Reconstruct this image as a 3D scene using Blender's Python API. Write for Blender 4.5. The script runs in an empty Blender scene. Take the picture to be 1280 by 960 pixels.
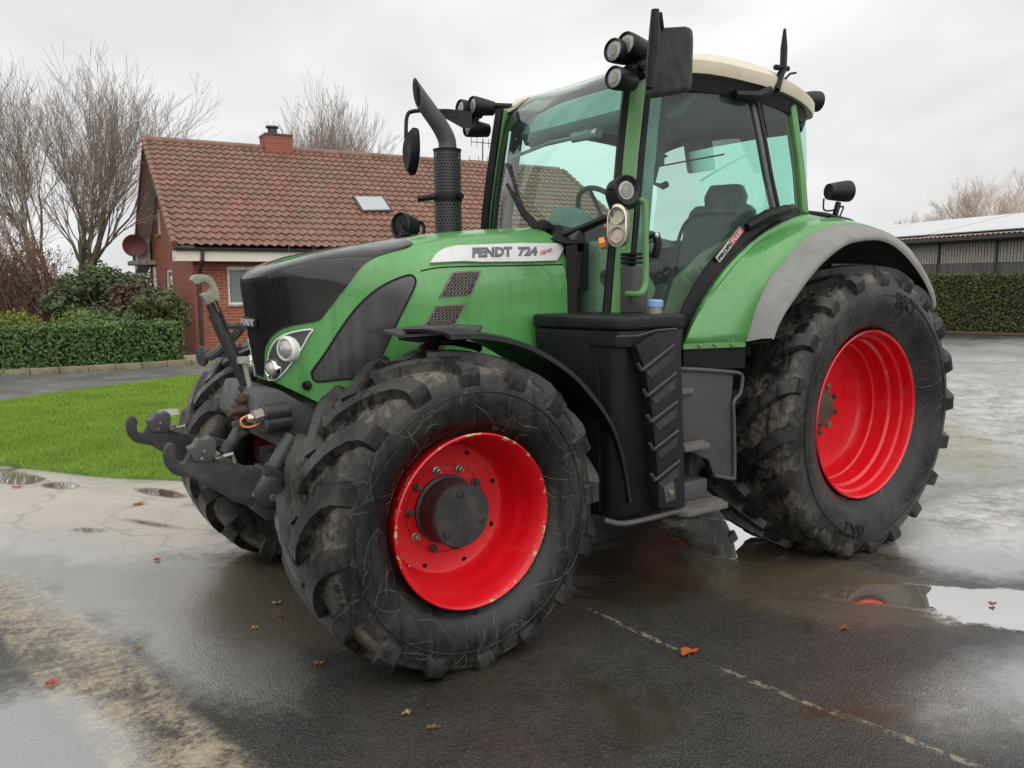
import bpy, bmesh, math, random
from mathutils import Vector, Matrix, noise as mnoise
from mathutils.geometry import tessellate_polygon
random.seed(7)
R_ = math.radians
SC = bpy.context.scene
COL = SC.collection
# ------------------------------------------------------------------ camera (solved from the wheels)
CAM = Vector((1.7687, 3.9131, 1.662)); YAW, PITCH, ROLL, FPX = .6035, .1253, -.0054, 1019.5
def cam_axes():
    s, c = math.sin(YAW), math.cos(YAW)
    d0 = Vector((-s, -c, 0)); r0 = Vector((-c, s, 0)); u0 = Vector((0, 0, 1))
    d = d0*math.cos(PITCH) - u0*math.sin(PITCH); u = u0*math.cos(PITCH) + d0*math.sin(PITCH)
    return r0*math.cos(ROLL) + u*math.sin(ROLL), u*math.cos(ROLL) - r0*math.sin(ROLL), d
CR, CU, CD = cam_axes()
def ray(u, v): return CD + CR*((u-640)/FPX) + CU*((480-v)/FPX)
def at(u, v, x=None, y=None, z=None):
    """the point of the place seen at photo pixel (u, v) on the plane x=, y= or z= something"""
    d = ray(u, v)
    t = (x-CAM.x)/d.x if x is not None else (y-CAM.y)/d.y if y is not None else (z-CAM.z)/d.z
    return CAM + d*t
def pix(P):
    w = Vector(P) - CAM; k = w.dot(CD)
    return 640 + FPX*w.dot(CR)/k, 480 - FPX*w.dot(CU)/k
cam_d = bpy.data.cameras.new('camera'); cam = bpy.data.objects.new('camera', cam_d); COL.objects.link(cam)
cam_d.sensor_width = 36; cam_d.lens = FPX/1280*36; cam_d.clip_start = .05; cam_d.clip_end = 3000
M = Matrix((CR, CU, -CD)).transposed().to_4x4(); M.translation = CAM; cam.matrix_world = M
SC.camera = cam
# ------------------------------------------------------------------ mesh collector
def frame(d, up=(0, 0, 1)):
    d = Vector(d).normalized(); up = Vector(up)
    if abs(d.dot(up)) > .97: up = Vector((1, 0, 0)) if abs(d.x) < .9 else Vector((0, 1, 0))
    a = up.cross(d).normalized(); return a, d.cross(a)
class MB:
    def __init__(s): s.v = []; s.f = []; s.m = []; s.uv = None
    def add(s, vs, fs, mi=0):
        o = len(s.v); s.v += [tuple(p) for p in vs]; s.f += [tuple(i+o for i in f) for f in fs]; s.m += [mi]*len(fs); return s
    def box(s, c, d, rot=None, mi=0):
        c = Vector(c); x, y, z = d[0]/2, d[1]/2, d[2]/2
        vs = [Vector((a*x, b*y, e*z)) for a in (-1, 1) for b in (-1, 1) for e in (-1, 1)]
        if rot is not None: vs = [rot @ q for q in vs]
        return s.add([c+q for q in vs], [(0,1,3,2),(4,6,7,5),(0,4,5,1),(2,3,7,6),(0,2,6,4),(1,5,7,3)], mi)
    def tube(s, pts, r, n=8, mi=0, cap=True, flat=1.0):
        pts = [Vector(p) for p in pts]; N = len(pts); rr = r if isinstance(r, (list, tuple)) else [r]*N
        vs = []; a = b = None
        for i, p in enumerate(pts):
            d = (pts[min(i+1, N-1)] - pts[max(i-1, 0)]).normalized()
            if a is None: a, b = frame(d)
            else:
                a = (a - d*a.dot(d))
                a = a.normalized() if a.length > 1e-6 else frame(d)[0]
                b = d.cross(a)
            vs += [p + a*(rr[i]*math.cos(2*math.pi*k/n)) + b*(rr[i]*flat*math.sin(2*math.pi*k/n)) for k in range(n)]
        fs = [(i*n+k, i*n+(k+1) % n, (i+1)*n+(k+1) % n, (i+1)*n+k) for i in range(N-1) for k in range(n)]
        if cap: fs += [tuple(range(n-1, -1, -1)), tuple((N-1)*n+k for k in range(n))]
        return s.add(vs, fs, mi)
    def lathe(s, prof, o, axis, n=32, mi=0, up=(0, 0, 1)):
        """prof = [(radius, height along axis)]"""
        o = Vector(o); ax = Vector(axis).normalized(); a, b = frame(ax, up); N = len(prof)
        vs = [o + ax*h + (a*math.cos(2*math.pi*k/n) + b*math.sin(2*math.pi*k/n))*r for r, h in prof for k in range(n)]
        fs = [(i*n+k, i*n+(k+1) % n, (i+1)*n+(k+1) % n, (i+1)*n+k) for i in range(N-1) for k in range(n)]
        return s.add(vs, fs, mi)
    def disc(s, o, axis, r, th=.01, n=24, mi=0): return s.lathe([(.0005, 0), (r, 0), (r, th), (.0005, th)], o, axis, n, mi)
    def loft(s, rows, closed=False, mi=0, cap=False):
        n = len(rows[0]); vs = [p for r in rows for p in r]; m = n if closed else n-1
        fs = [(i*n+k, i*n+(k+1) % n, (i+1)*n+(k+1) % n, (i+1)*n+k) for i in range(len(rows)-1) for k in range(m)]
        if cap: fs += [tuple(range(n-1, -1, -1)), tuple((len(rows)-1)*n+k for k in range(n))]
        return s.add(vs, fs, mi)
    def prism(s, poly, off, mi=0):
        """polygon of 3-D points pushed along off"""
        poly = [Vector(p) for p in poly]; off = Vector(off); n = len(poly)
        tri = tessellate_polygon([poly])
        fs = [tuple(t) for t in tri] + [tuple(i+n for i in reversed(t)) for t in tri] + [(k, (k+1) % n, (k+1) % n+n, k+n) for k in range(n)]
        return s.add(poly + [p+off for p in poly], fs, mi)
    def build(s, name, mats, parent=None, bevel=0, seg=2, smooth=35, loc=None, recalc=True):
        me = bpy.data.meshes.new(name); me.from_pydata(s.v, [], s.f)
        for m in (mats if isinstance(mats, (list, tuple)) else [mats]): me.materials.append(m)
        if any(s.m): me.polygons.foreach_set('material_index', s.m)
        if bevel or recalc:
            bm = bmesh.new(); bm.from_mesh(me)
            if recalc: bmesh.ops.recalc_face_normals(bm, faces=bm.faces)
            if bevel:
                bmesh.ops.remove_doubles(bm, verts=bm.verts, dist=1e-5)
                bmesh.ops.dissolve_limit(bm, angle_limit=R_(2), verts=bm.verts, edges=bm.edges)
                ed = [e for e in bm.edges if len(e.link_faces) == 2 and e.calc_face_angle(0) > R_(28)]
                bmesh.ops.bevel(bm, geom=ed, offset=bevel, segments=seg, profile=.6, affect='EDGES', clamp_overlap=True)
            bm.to_mesh(me); bm.free()
        if smooth:
            me.polygons.foreach_set('use_smooth', [True]*len(me.polygons)); me.set_sharp_from_angle(angle=R_(smooth))
        ob = bpy.data.objects.new(name, me); COL.objects.link(ob)
        if loc is not None: ob.location = loc
        if parent is not None: adopt(ob, parent)
        return ob
def adopt(ob, parent):
    ob.parent = parent
    if parent.type == 'EMPTY': ob.matrix_parent_inverse = parent.matrix_basis.inverted()
def tag(o, label, cat, group=None, kind=None):
    o['label'] = label; o['category'] = cat
    if group: o['group'] = group
    if kind: o['kind'] = kind
    return o
def thing(name, label, cat, loc=(0, 0, 0), rz=0, group=None):
    o = bpy.data.objects.new(name, None); COL.objects.link(o); o.location = loc; o.rotation_euler = (0, 0, rz)
    o.matrix_basis = Matrix.Translation(loc) @ Matrix.Rotation(rz, 4, 'Z')
    return tag(o, label, cat, group)
def structure(o, kind='structure', label=None):
    o['kind'] = kind
    if label: o['label'] = label
    return o
def spline(pts, n=8, closed=False):
    """Catmull-Rom through 2-D or 3-D points"""
    P = [Vector(p) for p in pts]; N = len(P); out = []
    for i in range(N if closed else N-1):
        if closed: a, b, c, d = P[i-1], P[i], P[(i+1) % N], P[(i+2) % N]
        else: a, b, c, d = P[max(i-1, 0)], P[i], P[i+1], P[min(i+2, N-1)]
        for k in range(n):
            t = k/n
            out.append(.5*((2*b) + (c-a)*t + (2*a-5*b+4*c-d)*t*t + (3*b-a-3*c+d)*t**3))
    if not closed: out.append(P[-1])
    return out
def resample(pts, n):
    P = [Vector(p) for p in pts]; L = [0]
    for a, b in zip(P, P[1:]): L.append(L[-1]+(b-a).length)
    out = []; j = 0
    for k in range(n):
        t = L[-1]*k/(n-1)
        while j < len(P)-2 and L[j+1] < t: j += 1
        q = (t-L[j])/max(L[j+1]-L[j], 1e-9); out.append(P[j].lerp(P[j+1], min(max(q, 0), 1)))
    return out
def lerp_tab(tab, x):
    if x <= tab[0][0]: return tab[0][1]
    for (a, p), (b, q) in zip(tab, tab[1:]):
        if x <= b: return p + (q-p)*(x-a)/(b-a)
    return tab[-1][1]
def text_geo(body, size=1, extrude=0, bold=0, shear=0, res=3):
    cu = bpy.data.curves.new('lettering', 'FONT'); cu.body = body; cu.size = size; cu.extrude = extrude; cu.offset = bold; cu.shear = shear; cu.resolution_u = res
    ob = bpy.data.objects.new('lettering', cu); me = bpy.data.meshes.new_from_object(ob)
    vs = [v.co.copy() for v in me.vertices]; fs = [tuple(p.vertices) for p in me.polygons]
    bpy.data.objects.remove(ob); bpy.data.meshes.remove(me); bpy.data.curves.remove(cu)
    x0 = min(v.x for v in vs); x1 = max(v.x for v in vs); y0 = min(v.y for v in vs); y1 = max(v.y for v in vs)
    return [(( v.x-x0)/(x1-x0), (v.y-y0)/(y1-y0), v.z) for v in vs], fs
# ------------------------------------------------------------------ materials
class NT:
    def __init__(s, name):
        s.mat = bpy.data.materials.new(name); s.mat.use_nodes = True; s.t = s.mat.node_tree; s.t.nodes.clear()
        s.out = s.n('ShaderNodeOutputMaterial')
    def n(s, typ, **kw):
        o = s.t.nodes.new(typ)
        for k, v in kw.items():
            if k in o.bl_rna.properties.keys(): setattr(o, k, v)
        return o
    def l(s, a, b): s.t.links.new(a, b)
    def val(s, sock, v):
        if hasattr(v, 'node'): s.l(v, sock)
        else: sock.default_value = v
    def math(s, op, a, b=0.0, c=None, clamp=False):
        o = s.n('ShaderNodeMath', operation=op); o.use_clamp = clamp; s.val(o.inputs[0], a); s.val(o.inputs[1], b)
        if c is not None: s.val(o.inputs[2], c)
        return o.outputs[0]
    def mix(s, f, a, b, blend='MIX'):
        o = s.n('ShaderNodeMix', data_type='RGBA', blend_type=blend)
        s.val(o.inputs[0], f); s.val(o.inputs[6], a if hasattr(a, 'node') else tuple(a)[:3]+(1,)); s.val(o.inputs[7], b if hasattr(b, 'node') else tuple(b)[:3]+(1,)); return o.outputs[2]
    def coord(s, which='Object', scale=(1, 1, 1), rot=(0, 0, 0), loc=(0, 0, 0)):
        tc = s.n('ShaderNodeTexCoord'); mp = s.n('ShaderNodeMapping'); s.l(tc.outputs[which], mp.inputs[0])
        mp.inputs['Scale'].default_value = scale; mp.inputs['Rotation'].default_value = rot; mp.inputs['Location'].default_value = loc; return mp.outputs[0]
    def noise(s, vec, scale, detail=4, rough=.55, dist=0):
        o = s.n('ShaderNodeTexNoise'); s.l(vec, o.inputs['Vector']); o.inputs['Scale'].default_value = scale; o.inputs['Detail'].default_value = detail
        o.inputs['Roughness'].default_value = rough; o.inputs['Distortion'].default_value = dist; return o.outputs[0]
    def voro(s, vec, scale, feature='F1', out='Distance', rnd=1):
        o = s.n('ShaderNodeTexVoronoi', feature=feature); s.l(vec, o.inputs['Vector']); o.inputs['Scale'].default_value = scale; o.inputs['Randomness'].default_value = rnd; return o.outputs[out]
    def ramp(s, f, lo, hi, a=0.0, b=1.0, smooth=True):
        o = s.n('ShaderNodeMapRange', interpolation_type='SMOOTHSTEP' if smooth else 'LINEAR'); s.val(o.inputs[0], f)
        s.val(o.inputs[1], lo); s.val(o.inputs[2], hi); s.val(o.inputs[3], a); s.val(o.inputs[4], b); return o.outputs[0]
    def bump(s, h, strength=.3, dist=.01, normal=None):
        o = s.n('ShaderNodeBump'); s.val(o.inputs['Strength'], strength); o.inputs['Distance'].default_value = dist; s.l(h, o.inputs['Height'])
        if normal is not None: s.l(normal, o.inputs['Normal'])
        return o.outputs[0]
    def bsdf(s, color, rough=.5, metal=0, coat=0, coat_rough=.1, normal=None, spec=.5, **kw):
        b = s.n('ShaderNodeBsdfPrincipled'); s.val(b.inputs['Base Color'], color if hasattr(color, 'node') else tuple(color)[:3]+(1,)); s.val(b.inputs['Roughness'], rough); s.val(b.inputs['Metallic'], metal)
        s.val(b.inputs['Coat Weight'], coat); b.inputs['Coat Roughness'].default_value = coat_rough; s.val(b.inputs['Specular IOR Level'], spec)
        if normal is not None: s.l(normal, b.inputs['Normal'])
        return b.outputs[0]
    def done(s, sh): s.l(sh, s.out.inputs[0]); return s.mat
def plain(name, col, rough=.5, metal=0, coat=0, var=.18, scale=6, bump=0, bscale=120, dirt=None, dirt_amt=.5, spec=.5, streak=0):
    """a painted, moulded or cast surface: slight uneven colour and gloss, optional grime and rain streaks"""
    t = NT(name); co = t.coord(); n1 = t.noise(co, scale, 5, .6)
    c = t.mix(t.ramp(n1, .3, .7), [x*(1-var) for x in col], [min(1, x*(1+var)) for x in col])
    rg = t.ramp(t.noise(co, scale*2.3, 4), .3, .7, max(rough-.08, .03), min(rough+.1, 1))
    if dirt is not None:
        d = t.ramp(t.math('ADD', t.noise(co, scale*1.7, 8, .7), t.math('MULTIPLY', t.noise(co, 60, 3), .15)), .62-.25*dirt_amt, .85, 0, dirt_amt)
        c = t.mix(d, c, dirt); rg = t.math('ADD', rg, t.math('MULTIPLY', d, .3), clamp=True)
    if streak:
        st = t.ramp(t.noise(t.coord(scale=(34, 34, 1.3)), 1.0, 3, .6), .52, .66, 0, streak)
        c = t.mix(st, c, [x*.35 for x in col]); rg = t.math('SUBTRACT', rg, t.math('MULTIPLY', st, .25), clamp=True)
    nm = t.bump(t.noise(co, bscale, 3), bump, .004) if bump else None
    return t.done(t.bsdf(c, rg, metal, coat, .08, nm, spec))
# ------------------------------------------------------------------ materials of the tractor
def paint(name, col, rough=.28, coat=.5, wear=None):
    t = NT(name); co = t.coord(); n1 = t.noise(co, 2.2, 5, .6)
    c = t.mix(t.ramp(n1, .3, .7), [x*.86 for x in col], [x*1.1 for x in col])
    rg = t.ramp(t.noise(co, 5, 5), .3, .75, rough, rough+.16)
    st = t.ramp(t.noise(t.coord(scale=(26, 26, 1.1)), 1.0, 3, .6), .55, .68, 0, .3)     # wet runs
    c = t.mix(st, c, [x*.55 for x in col])
    if wear:
        w = t.ramp(t.math('ADD', t.noise(co, 16, 6, .7), 0), .57, .6, 0, 1); c = t.mix(t.math('MULTIPLY', w, .85), c, wear); rg = t.math('ADD', rg, t.math('MULTIPLY', w, .4), clamp=True)
    dm = t.ramp(t.math('ADD', t.noise(co, 9, 8, .75), t.math('MULTIPLY', t.noise(co, 70, 2), .2)), .66, .82, 0, .35); c = t.mix(dm, c, (.16, .13, .09)); rg = t.math('ADD', rg, t.math('MULTIPLY', dm, .4), clamp=True)
    dr = t.voro(co, 170); nm = t.bump(t.ramp(dr, .1, .35, 1, 0), .05, .002)                # fine drops
    return t.done(t.bsdf(c, rg, 0, coat, .06, nm))
GREEN = paint('green_paint', (.085, .30, .078)); GREEN_D = paint('green_frame', (.115, .29, .095), .4, .2)
RED = paint('red_paint', (.66, .004, .012), .3, .3)
RED_EDGE = paint('red_paint_chipped', (.66, .006, .013), .35, .2, wear=(.62, .5, .3))
BLACK = plain('black_plastic', (.010, .0105, .012), .48, spec=.35, bump=.25, bscale=260, streak=.5)
BLACK_S = plain('black_satin', (.007, .0075, .0085), .45, var=.1, spec=.25)
NOSE = plain('dark_gloss_panel', (.015, .0135, .0115), .16, coat=.15, spec=.4, var=.25, scale=3)
CHAR = plain('charcoal_cast', (.027, .028, .030), .5, var=.2, dirt=(.12, .1, .075), dirt_amt=.5, bump=.3, bscale=90)
CHAR_L = plain('grey_cast', (.07, .072, .076), .5, var=.15, dirt=(.13, .11, .085), dirt_amt=.4, bump=.3, bscale=90)
BLACK_D = plain('shaded_recess_black', (.004, .0042, .006), .6, var=.1, spec=.25); POSTG = plain('door_post_grey', (.11, .115, .115), .5)  # recess black: darker copy of the tank plastic, shade in its colour
STEPM = plain('step_steel', (.14, .135, .125), .6, .3, dirt=(.15, .125, .09), dirt_amt=.6)
PLATE = plain('grey_green_plate', (.05, .058, .055), .55, var=.08, dirt=(.1, .095, .08), dirt_amt=.4)
RUBGREY = plain('grey_rubber', (.24, .235, .22), .65, var=.1, dirt=(.2, .19, .16), dirt_amt=.6)
CREAM = plain('cream_roof', (.64, .58, .44), .4, coat=.2, var=.06)
SILVER = plain('silver_strip', (.58, .57, .56), .35, .15, var=.05)
CHROME = plain('chrome', (.75, .75, .74), .14, 1, var=.05)
RUST = plain('rusty_steel', (.07, .047, .037), .65, .3, var=.4, dirt=(.2, .17, .13), dirt_amt=.7)
BARE = plain('bare_steel', (.34, .33, .28), .45, .7, var=.2, dirt=(.2, .17, .12), dirt_amt=.6)
PALEGREEN = plain('worn_pale_green_steel', (.36, .38, .3), .55, .2, var=.3, dirt=(.16, .13, .1), dirt_amt=.8)
LENS = plain('clear_lens', (.40, .39, .35), .1, .25, 1, var=.12, scale=25)
AMBER = plain('amber_lens', (.8, .25, .03), .2, 0, .5)
LENS2 = plain('lens_core', (.30, .29, .26), .25, .3)
BRASS = plain('warm_reflector', (.62, .55, .44), .2, .6)
BLUECAP = plain('pale_blue_cap', (.2, .33, .6), .4)
WHITE = plain('white_plastic', (.75, .74, .71), .45, var=.04)
BEIGE = plain('beige_trim', (.60, .54, .38), .6, var=.06)
SEATM = plain('grey_seat_fabric', (.14, .15, .15), .85, var=.25, scale=20, bump=.4, bscale=300)
DARKIN = plain('dark_trim', (.035, .036, .036), .6)
VENTM = plain('brown_grey_mesh', (.17, .145, .125), .55, .2, var=.2)
LINING = plain('grey_headlining', (.52, .53, .52), .85)
LETTER = plain('dark_grey_lettering', (.1, .1, .11), .4); SCRIPT = plain('red_lettering', (.45, .05, .06), .4); DECALRED = plain('red_decal', (.5, .09, .08), .4)
ORANGE = plain('orange_cable', (.8, .3, .08), .5)
def glass(name, tint, refl=1.0):
    t = NT(name); tr = t.n('ShaderNodeBsdfTransparent'); tr.inputs[0].default_value = (*tint, 1)
    gl = t.n('ShaderNodeBsdfGlossy'); gl.inputs['Roughness'].default_value = .02; fr = t.n('ShaderNodeFresnel'); fr.inputs[0].default_value = 1.45
    co = t.coord(); sheen = t.ramp(t.noise(co, 7, 6, .65), .5, .8, 0.055, .15)
    df = t.n('ShaderNodeBsdfDiffuse'); df.inputs[0].default_value = (.40, .48, .44, 1)  # veil over the glass: reflected sky put in as a diffuse colour
    m0 = t.n('ShaderNodeMixShader'); t.l(sheen, m0.inputs[0]); t.l(tr.outputs[0], m0.inputs[1]); t.l(df.outputs[0], m0.inputs[2])
    m = t.n('ShaderNodeMixShader'); t.l(t.math('MULTIPLY', fr.outputs[0], refl, clamp=True), m.inputs[0]); t.l(m0.outputs[0], m.inputs[1]); t.l(gl.outputs[0], m.inputs[2])
    return t.done(m.outputs[0])
GLASS = glass('green_tinted_glass', (.60, .935, .82), 1.4); CLEAR = glass('clear_cover', (.93, .94, .94))
def rubber():
    t = NT('tyre_rubber'); co = t.coord()
    big = t.noise(co, 3.5, 6, .65); fine = t.noise(co, 28, 5, .7)
    c = t.mix(t.ramp(big, .35, .7), (.008, .0085, .0095), (.025, .0255, .025))
    # dried mud, mostly on the tread between the lugs ('tread' attribute: 1 in the grooves)
    at_ = t.n('ShaderNodeAttribute', attribute_name='tread'); tr = at_.outputs['Fac']
    mud = t.math('MULTIPLY', t.ramp(t.math('ADD', big, t.math('MULTIPLY', fine, .35)), .56, .82, 0, 1), t.math('ADD', t.math('MULTIPLY', tr, .8), .08), clamp=True)
    c = t.mix(mud, c, (.16, .138, .108))
    # scuffs and dry grass stuck to the wet rubber
    wob = t.n('ShaderNodeVectorMath', operation='ADD'); nz = t.n('ShaderNodeTexNoise'); t.l(co, nz.inputs['Vector']); nz.inputs['Scale'].default_value = 5
    sc = t.n('ShaderNodeVectorMath', operation='SCALE'); t.l(nz.outputs['Color'], sc.inputs[0]); sc.inputs['Scale'].default_value = .35; t.l(co, wob.inputs[0]); t.l(sc.outputs[0], wob.inputs[1])
    e1 = t.n('ShaderNodeTexWave', wave_type='BANDS', bands_direction='DIAGONAL'); t.l(wob.outputs[0], e1.inputs['Vector']); e1.inputs['Scale'].default_value = 4; e1.inputs['Distortion'].default_value = 5; e1.inputs['Detail'].default_value = 3; e1.inputs['Detail Scale'].default_value = 1.3
    e2 = t.voro(wob.outputs[0], 3.1, 'DISTANCE_TO_EDGE'); ln = t.math('MAXIMUM', t.ramp(e1.outputs['Fac'], .992, .9995, 0, .6), t.ramp(e2, .003, .009, .0, 0))
    ln = t.math('MULTIPLY', ln, t.ramp(t.noise(co, 6, 3), .5, .62, 0, .8))
    c = t.mix(ln, c, (.13, .125, .11))
    wet = t.ramp(t.noise(t.coord(scale=(22, 22, 1.6)), 1, 4, .6), .5, .62, 0, 1)
    c = t.mix(t.math('MULTIPLY', wet, .75), c, (.007, .0075, .009))
    rg = t.math('ADD', t.ramp(fine, .3, .7, .34, .52), t.math('MULTIPLY', wet, -.2)); rg = t.math('ADD', rg, t.math('MULTIPLY', mud, .25), clamp=True)
    nm = t.bump(t.math('ADD', fine, t.math('MULTIPLY', t.noise(co, 140, 3), .5)), .22, .004)
    return t.done(t.bsdf(c, rg, 0, 0, .1, nm, .38))
TYRE = rubber()
def perforated():
    t = NT('perforated_black_steel'); uv = t.coord('UV', (1, 1, 1))
    # holes punched in a staggered grid (uv in hole pitches)
    sx = t.n('ShaderNodeSeparateXYZ'); t.l(uv, sx.inputs[0]); row = t.math('FLOOR', sx.outputs[1]); od = t.math('MULTIPLY', t.math('MODULO', row, 2), .5)
    fx = t.math('SUBTRACT', t.math('FRACT', t.math('ADD', sx.outputs[0], od)), .5); fy = t.math('SUBTRACT', t.math('FRACT', sx.outputs[1]), .5)
    d = t.math('SQRT', t.math('ADD', t.math('MULTIPLY', fx, fx), t.math('MULTIPLY', fy, fy)))
    h = t.ramp(d, .27, .31, 1, 0); b = t.bsdf(t.mix(t.noise(t.coord(), 8), (.03, .03, .033), (.055, .055, .058)), .45, 0, 0)
    tr = t.n('ShaderNodeBsdfTransparent'); m = t.n('ShaderNodeMixShader'); t.l(h, m.inputs[0]); t.l(b, m.inputs[1]); t.l(tr.outputs[0], m.inputs[2])
    return t.done(m.outputs[0])
PERF = perforated()
def mesh_window():
    t = NT('fine_dark_mesh'); co = t.coord()
    h = t.voro(t.coord(scale=(1, .2, 1)), 330, rnd=.1); c = t.mix(t.ramp(h, .2, .5), (.012, .012, .012), (.06, .057, .053))
    return t.done(t.bsdf(c, .3, .2, .45, .12, None))
MESHW = mesh_window()
# ------------------------------------------------------------------ sky and light
W = bpy.data.worlds.new('World'); SC.world = W; W.use_nodes = True; wt = W.node_tree; wt.nodes.clear()
def wn(t, **k):
    o = wt.nodes.new(t)
    for a, b in k.items(): setattr(o, a, b)
    return o
SUN_EL, SUN_AZ = R_(52), R_(70)     # azimuth measured from +x towards +y
sky = wn('ShaderNodeTexSky', sky_type='NISHITA'); sky.sun_disc = False; sky.sun_elevation = SUN_EL; sky.sun_rotation = R_(90)-SUN_AZ; sky.dust_density = 4; sky.ozone_density = 1
bw = wn('ShaderNodeRGBToBW'); wt.links.new(sky.outputs[0], bw.inputs[0])
tc = wn('ShaderNodeTexCoord'); mp = wn('ShaderNodeMapping'); wt.links.new(tc.outputs['Generated'], mp.inputs[0]); mp.inputs['Scale'].default_value = (1, 1, 2.4)
nz = wn('ShaderNodeTexNoise'); wt.links.new(mp.outputs[0], nz.inputs['Vector']); nz.inputs['Scale'].default_value = 2.6; nz.inputs['Detail'].default_value = 5; nz.inputs['Roughness'].default_value = .5; nz.inputs['Distortion'].default_value = .5
mr = wn('ShaderNodeMapRange', interpolation_type='SMOOTHSTEP'); wt.links.new(nz.outputs[0], mr.inputs[0]); mr.inputs[1].default_value = .3; mr.inputs[2].default_value = .72
cl = wn('ShaderNodeMix', data_type='RGBA'); wt.links.new(mr.outputs[0], cl.inputs[0]); cl.inputs[6].default_value = (5.75, 5.78, 5.8, 1); cl.inputs[7].default_value = (7.75, 7.76, 7.8, 1)
mx = wn('ShaderNodeMix', data_type='RGBA'); mx.inputs[0].default_value = .06; wt.links.new(cl.outputs[2], mx.inputs[6]); wt.links.new(bw.outputs[0], mx.inputs[7])
bg = wn('ShaderNodeBackground'); bg.inputs['Strength'].default_value = .1; wt.links.new(mx.outputs[2], bg.inputs[0])
wo = wn('ShaderNodeOutputWorld'); wt.links.new(bg.outputs[0], wo.inputs[0])
sd = bpy.data.lights.new('sun', 'SUN'); sd.energy = 1.5; sd.angle = R_(110); sd.color = (1, .98, .95)
so = bpy.data.objects.new('sun', sd); COL.objects.link(so)
sdir = Vector((math.cos(SUN_EL)*math.cos(SUN_AZ), math.cos(SUN_EL)*math.sin(SUN_AZ), math.sin(SUN_EL)))
so.rotation_euler = sdir.to_track_quat('Z', 'Y').to_euler(); so.location = sdir*60
SC.view_settings.view_transform = 'Standard'; SC.view_settings.look = 'None'; SC.view_settings.gamma = 1; SC.view_settings.exposure = .42; SC.view_settings.use_curve_mapping = False
SC.cycles.max_bounces = 8; SC.cycles.transparent_max_bounces = 24; SC.cycles.caustics_reflective = False; SC.cycles.caustics_refractive = False; SC.cycles.sample_clamp_indirect = 4
SC.cycles.use_denoising = True
# ------------------------------------------------------------------ ground
def blob(t, P, c, a, b, lo=1.05, hi=.9, wob=None):
    """soft ellipse on the ground given by three photo points: centre and the ends of two half axes"""
    C = at(*c, z=0); A = at(*a, z=0)-C; B = at(*b, z=0)-C; det = A.x*B.y-A.y*B.x
    def row(x, y):
        o = t.n('ShaderNodeVectorMath', operation='DOT_PRODUCT'); t.l(P, o.inputs[0]); o.inputs[1].default_value = (x, y, 0)
        return t.math('SUBTRACT', o.outputs['Value'], x*C.x+y*C.y)
    s = row(B.y/det, -B.x/det); q = row(-A.y/det, A.x/det)
    d = t.math('SQRT', t.math('ADD', t.math('MULTIPLY', s, s), t.math('MULTIPLY', q, q)))
    if wob is not None: d = t.math('ADD', d, wob)
    return t.ramp(d, lo, hi, 0, 1)
def warp(t, P, k):
    nz = t.n('ShaderNodeTexNoise'); t.l(P, nz.inputs['Vector']); nz.inputs['Scale'].default_value = 1.6; nz.inputs['Detail'].default_value = 5
    s = t.n('ShaderNodeVectorMath', operation='SCALE'); t.l(nz.outputs['Color'], s.inputs[0]); s.inputs['Scale'].default_value = k
    a = t.n('ShaderNodeVectorMath', operation='ADD'); t.l(P, a.inputs[0]); t.l(s.outputs[0], a.inputs[1]); return a.outputs[0]
def union(t, bs):
    o = bs[0]
    for b in bs[1:]: o = t.math('MAXIMUM', o, b)
    return o
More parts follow.
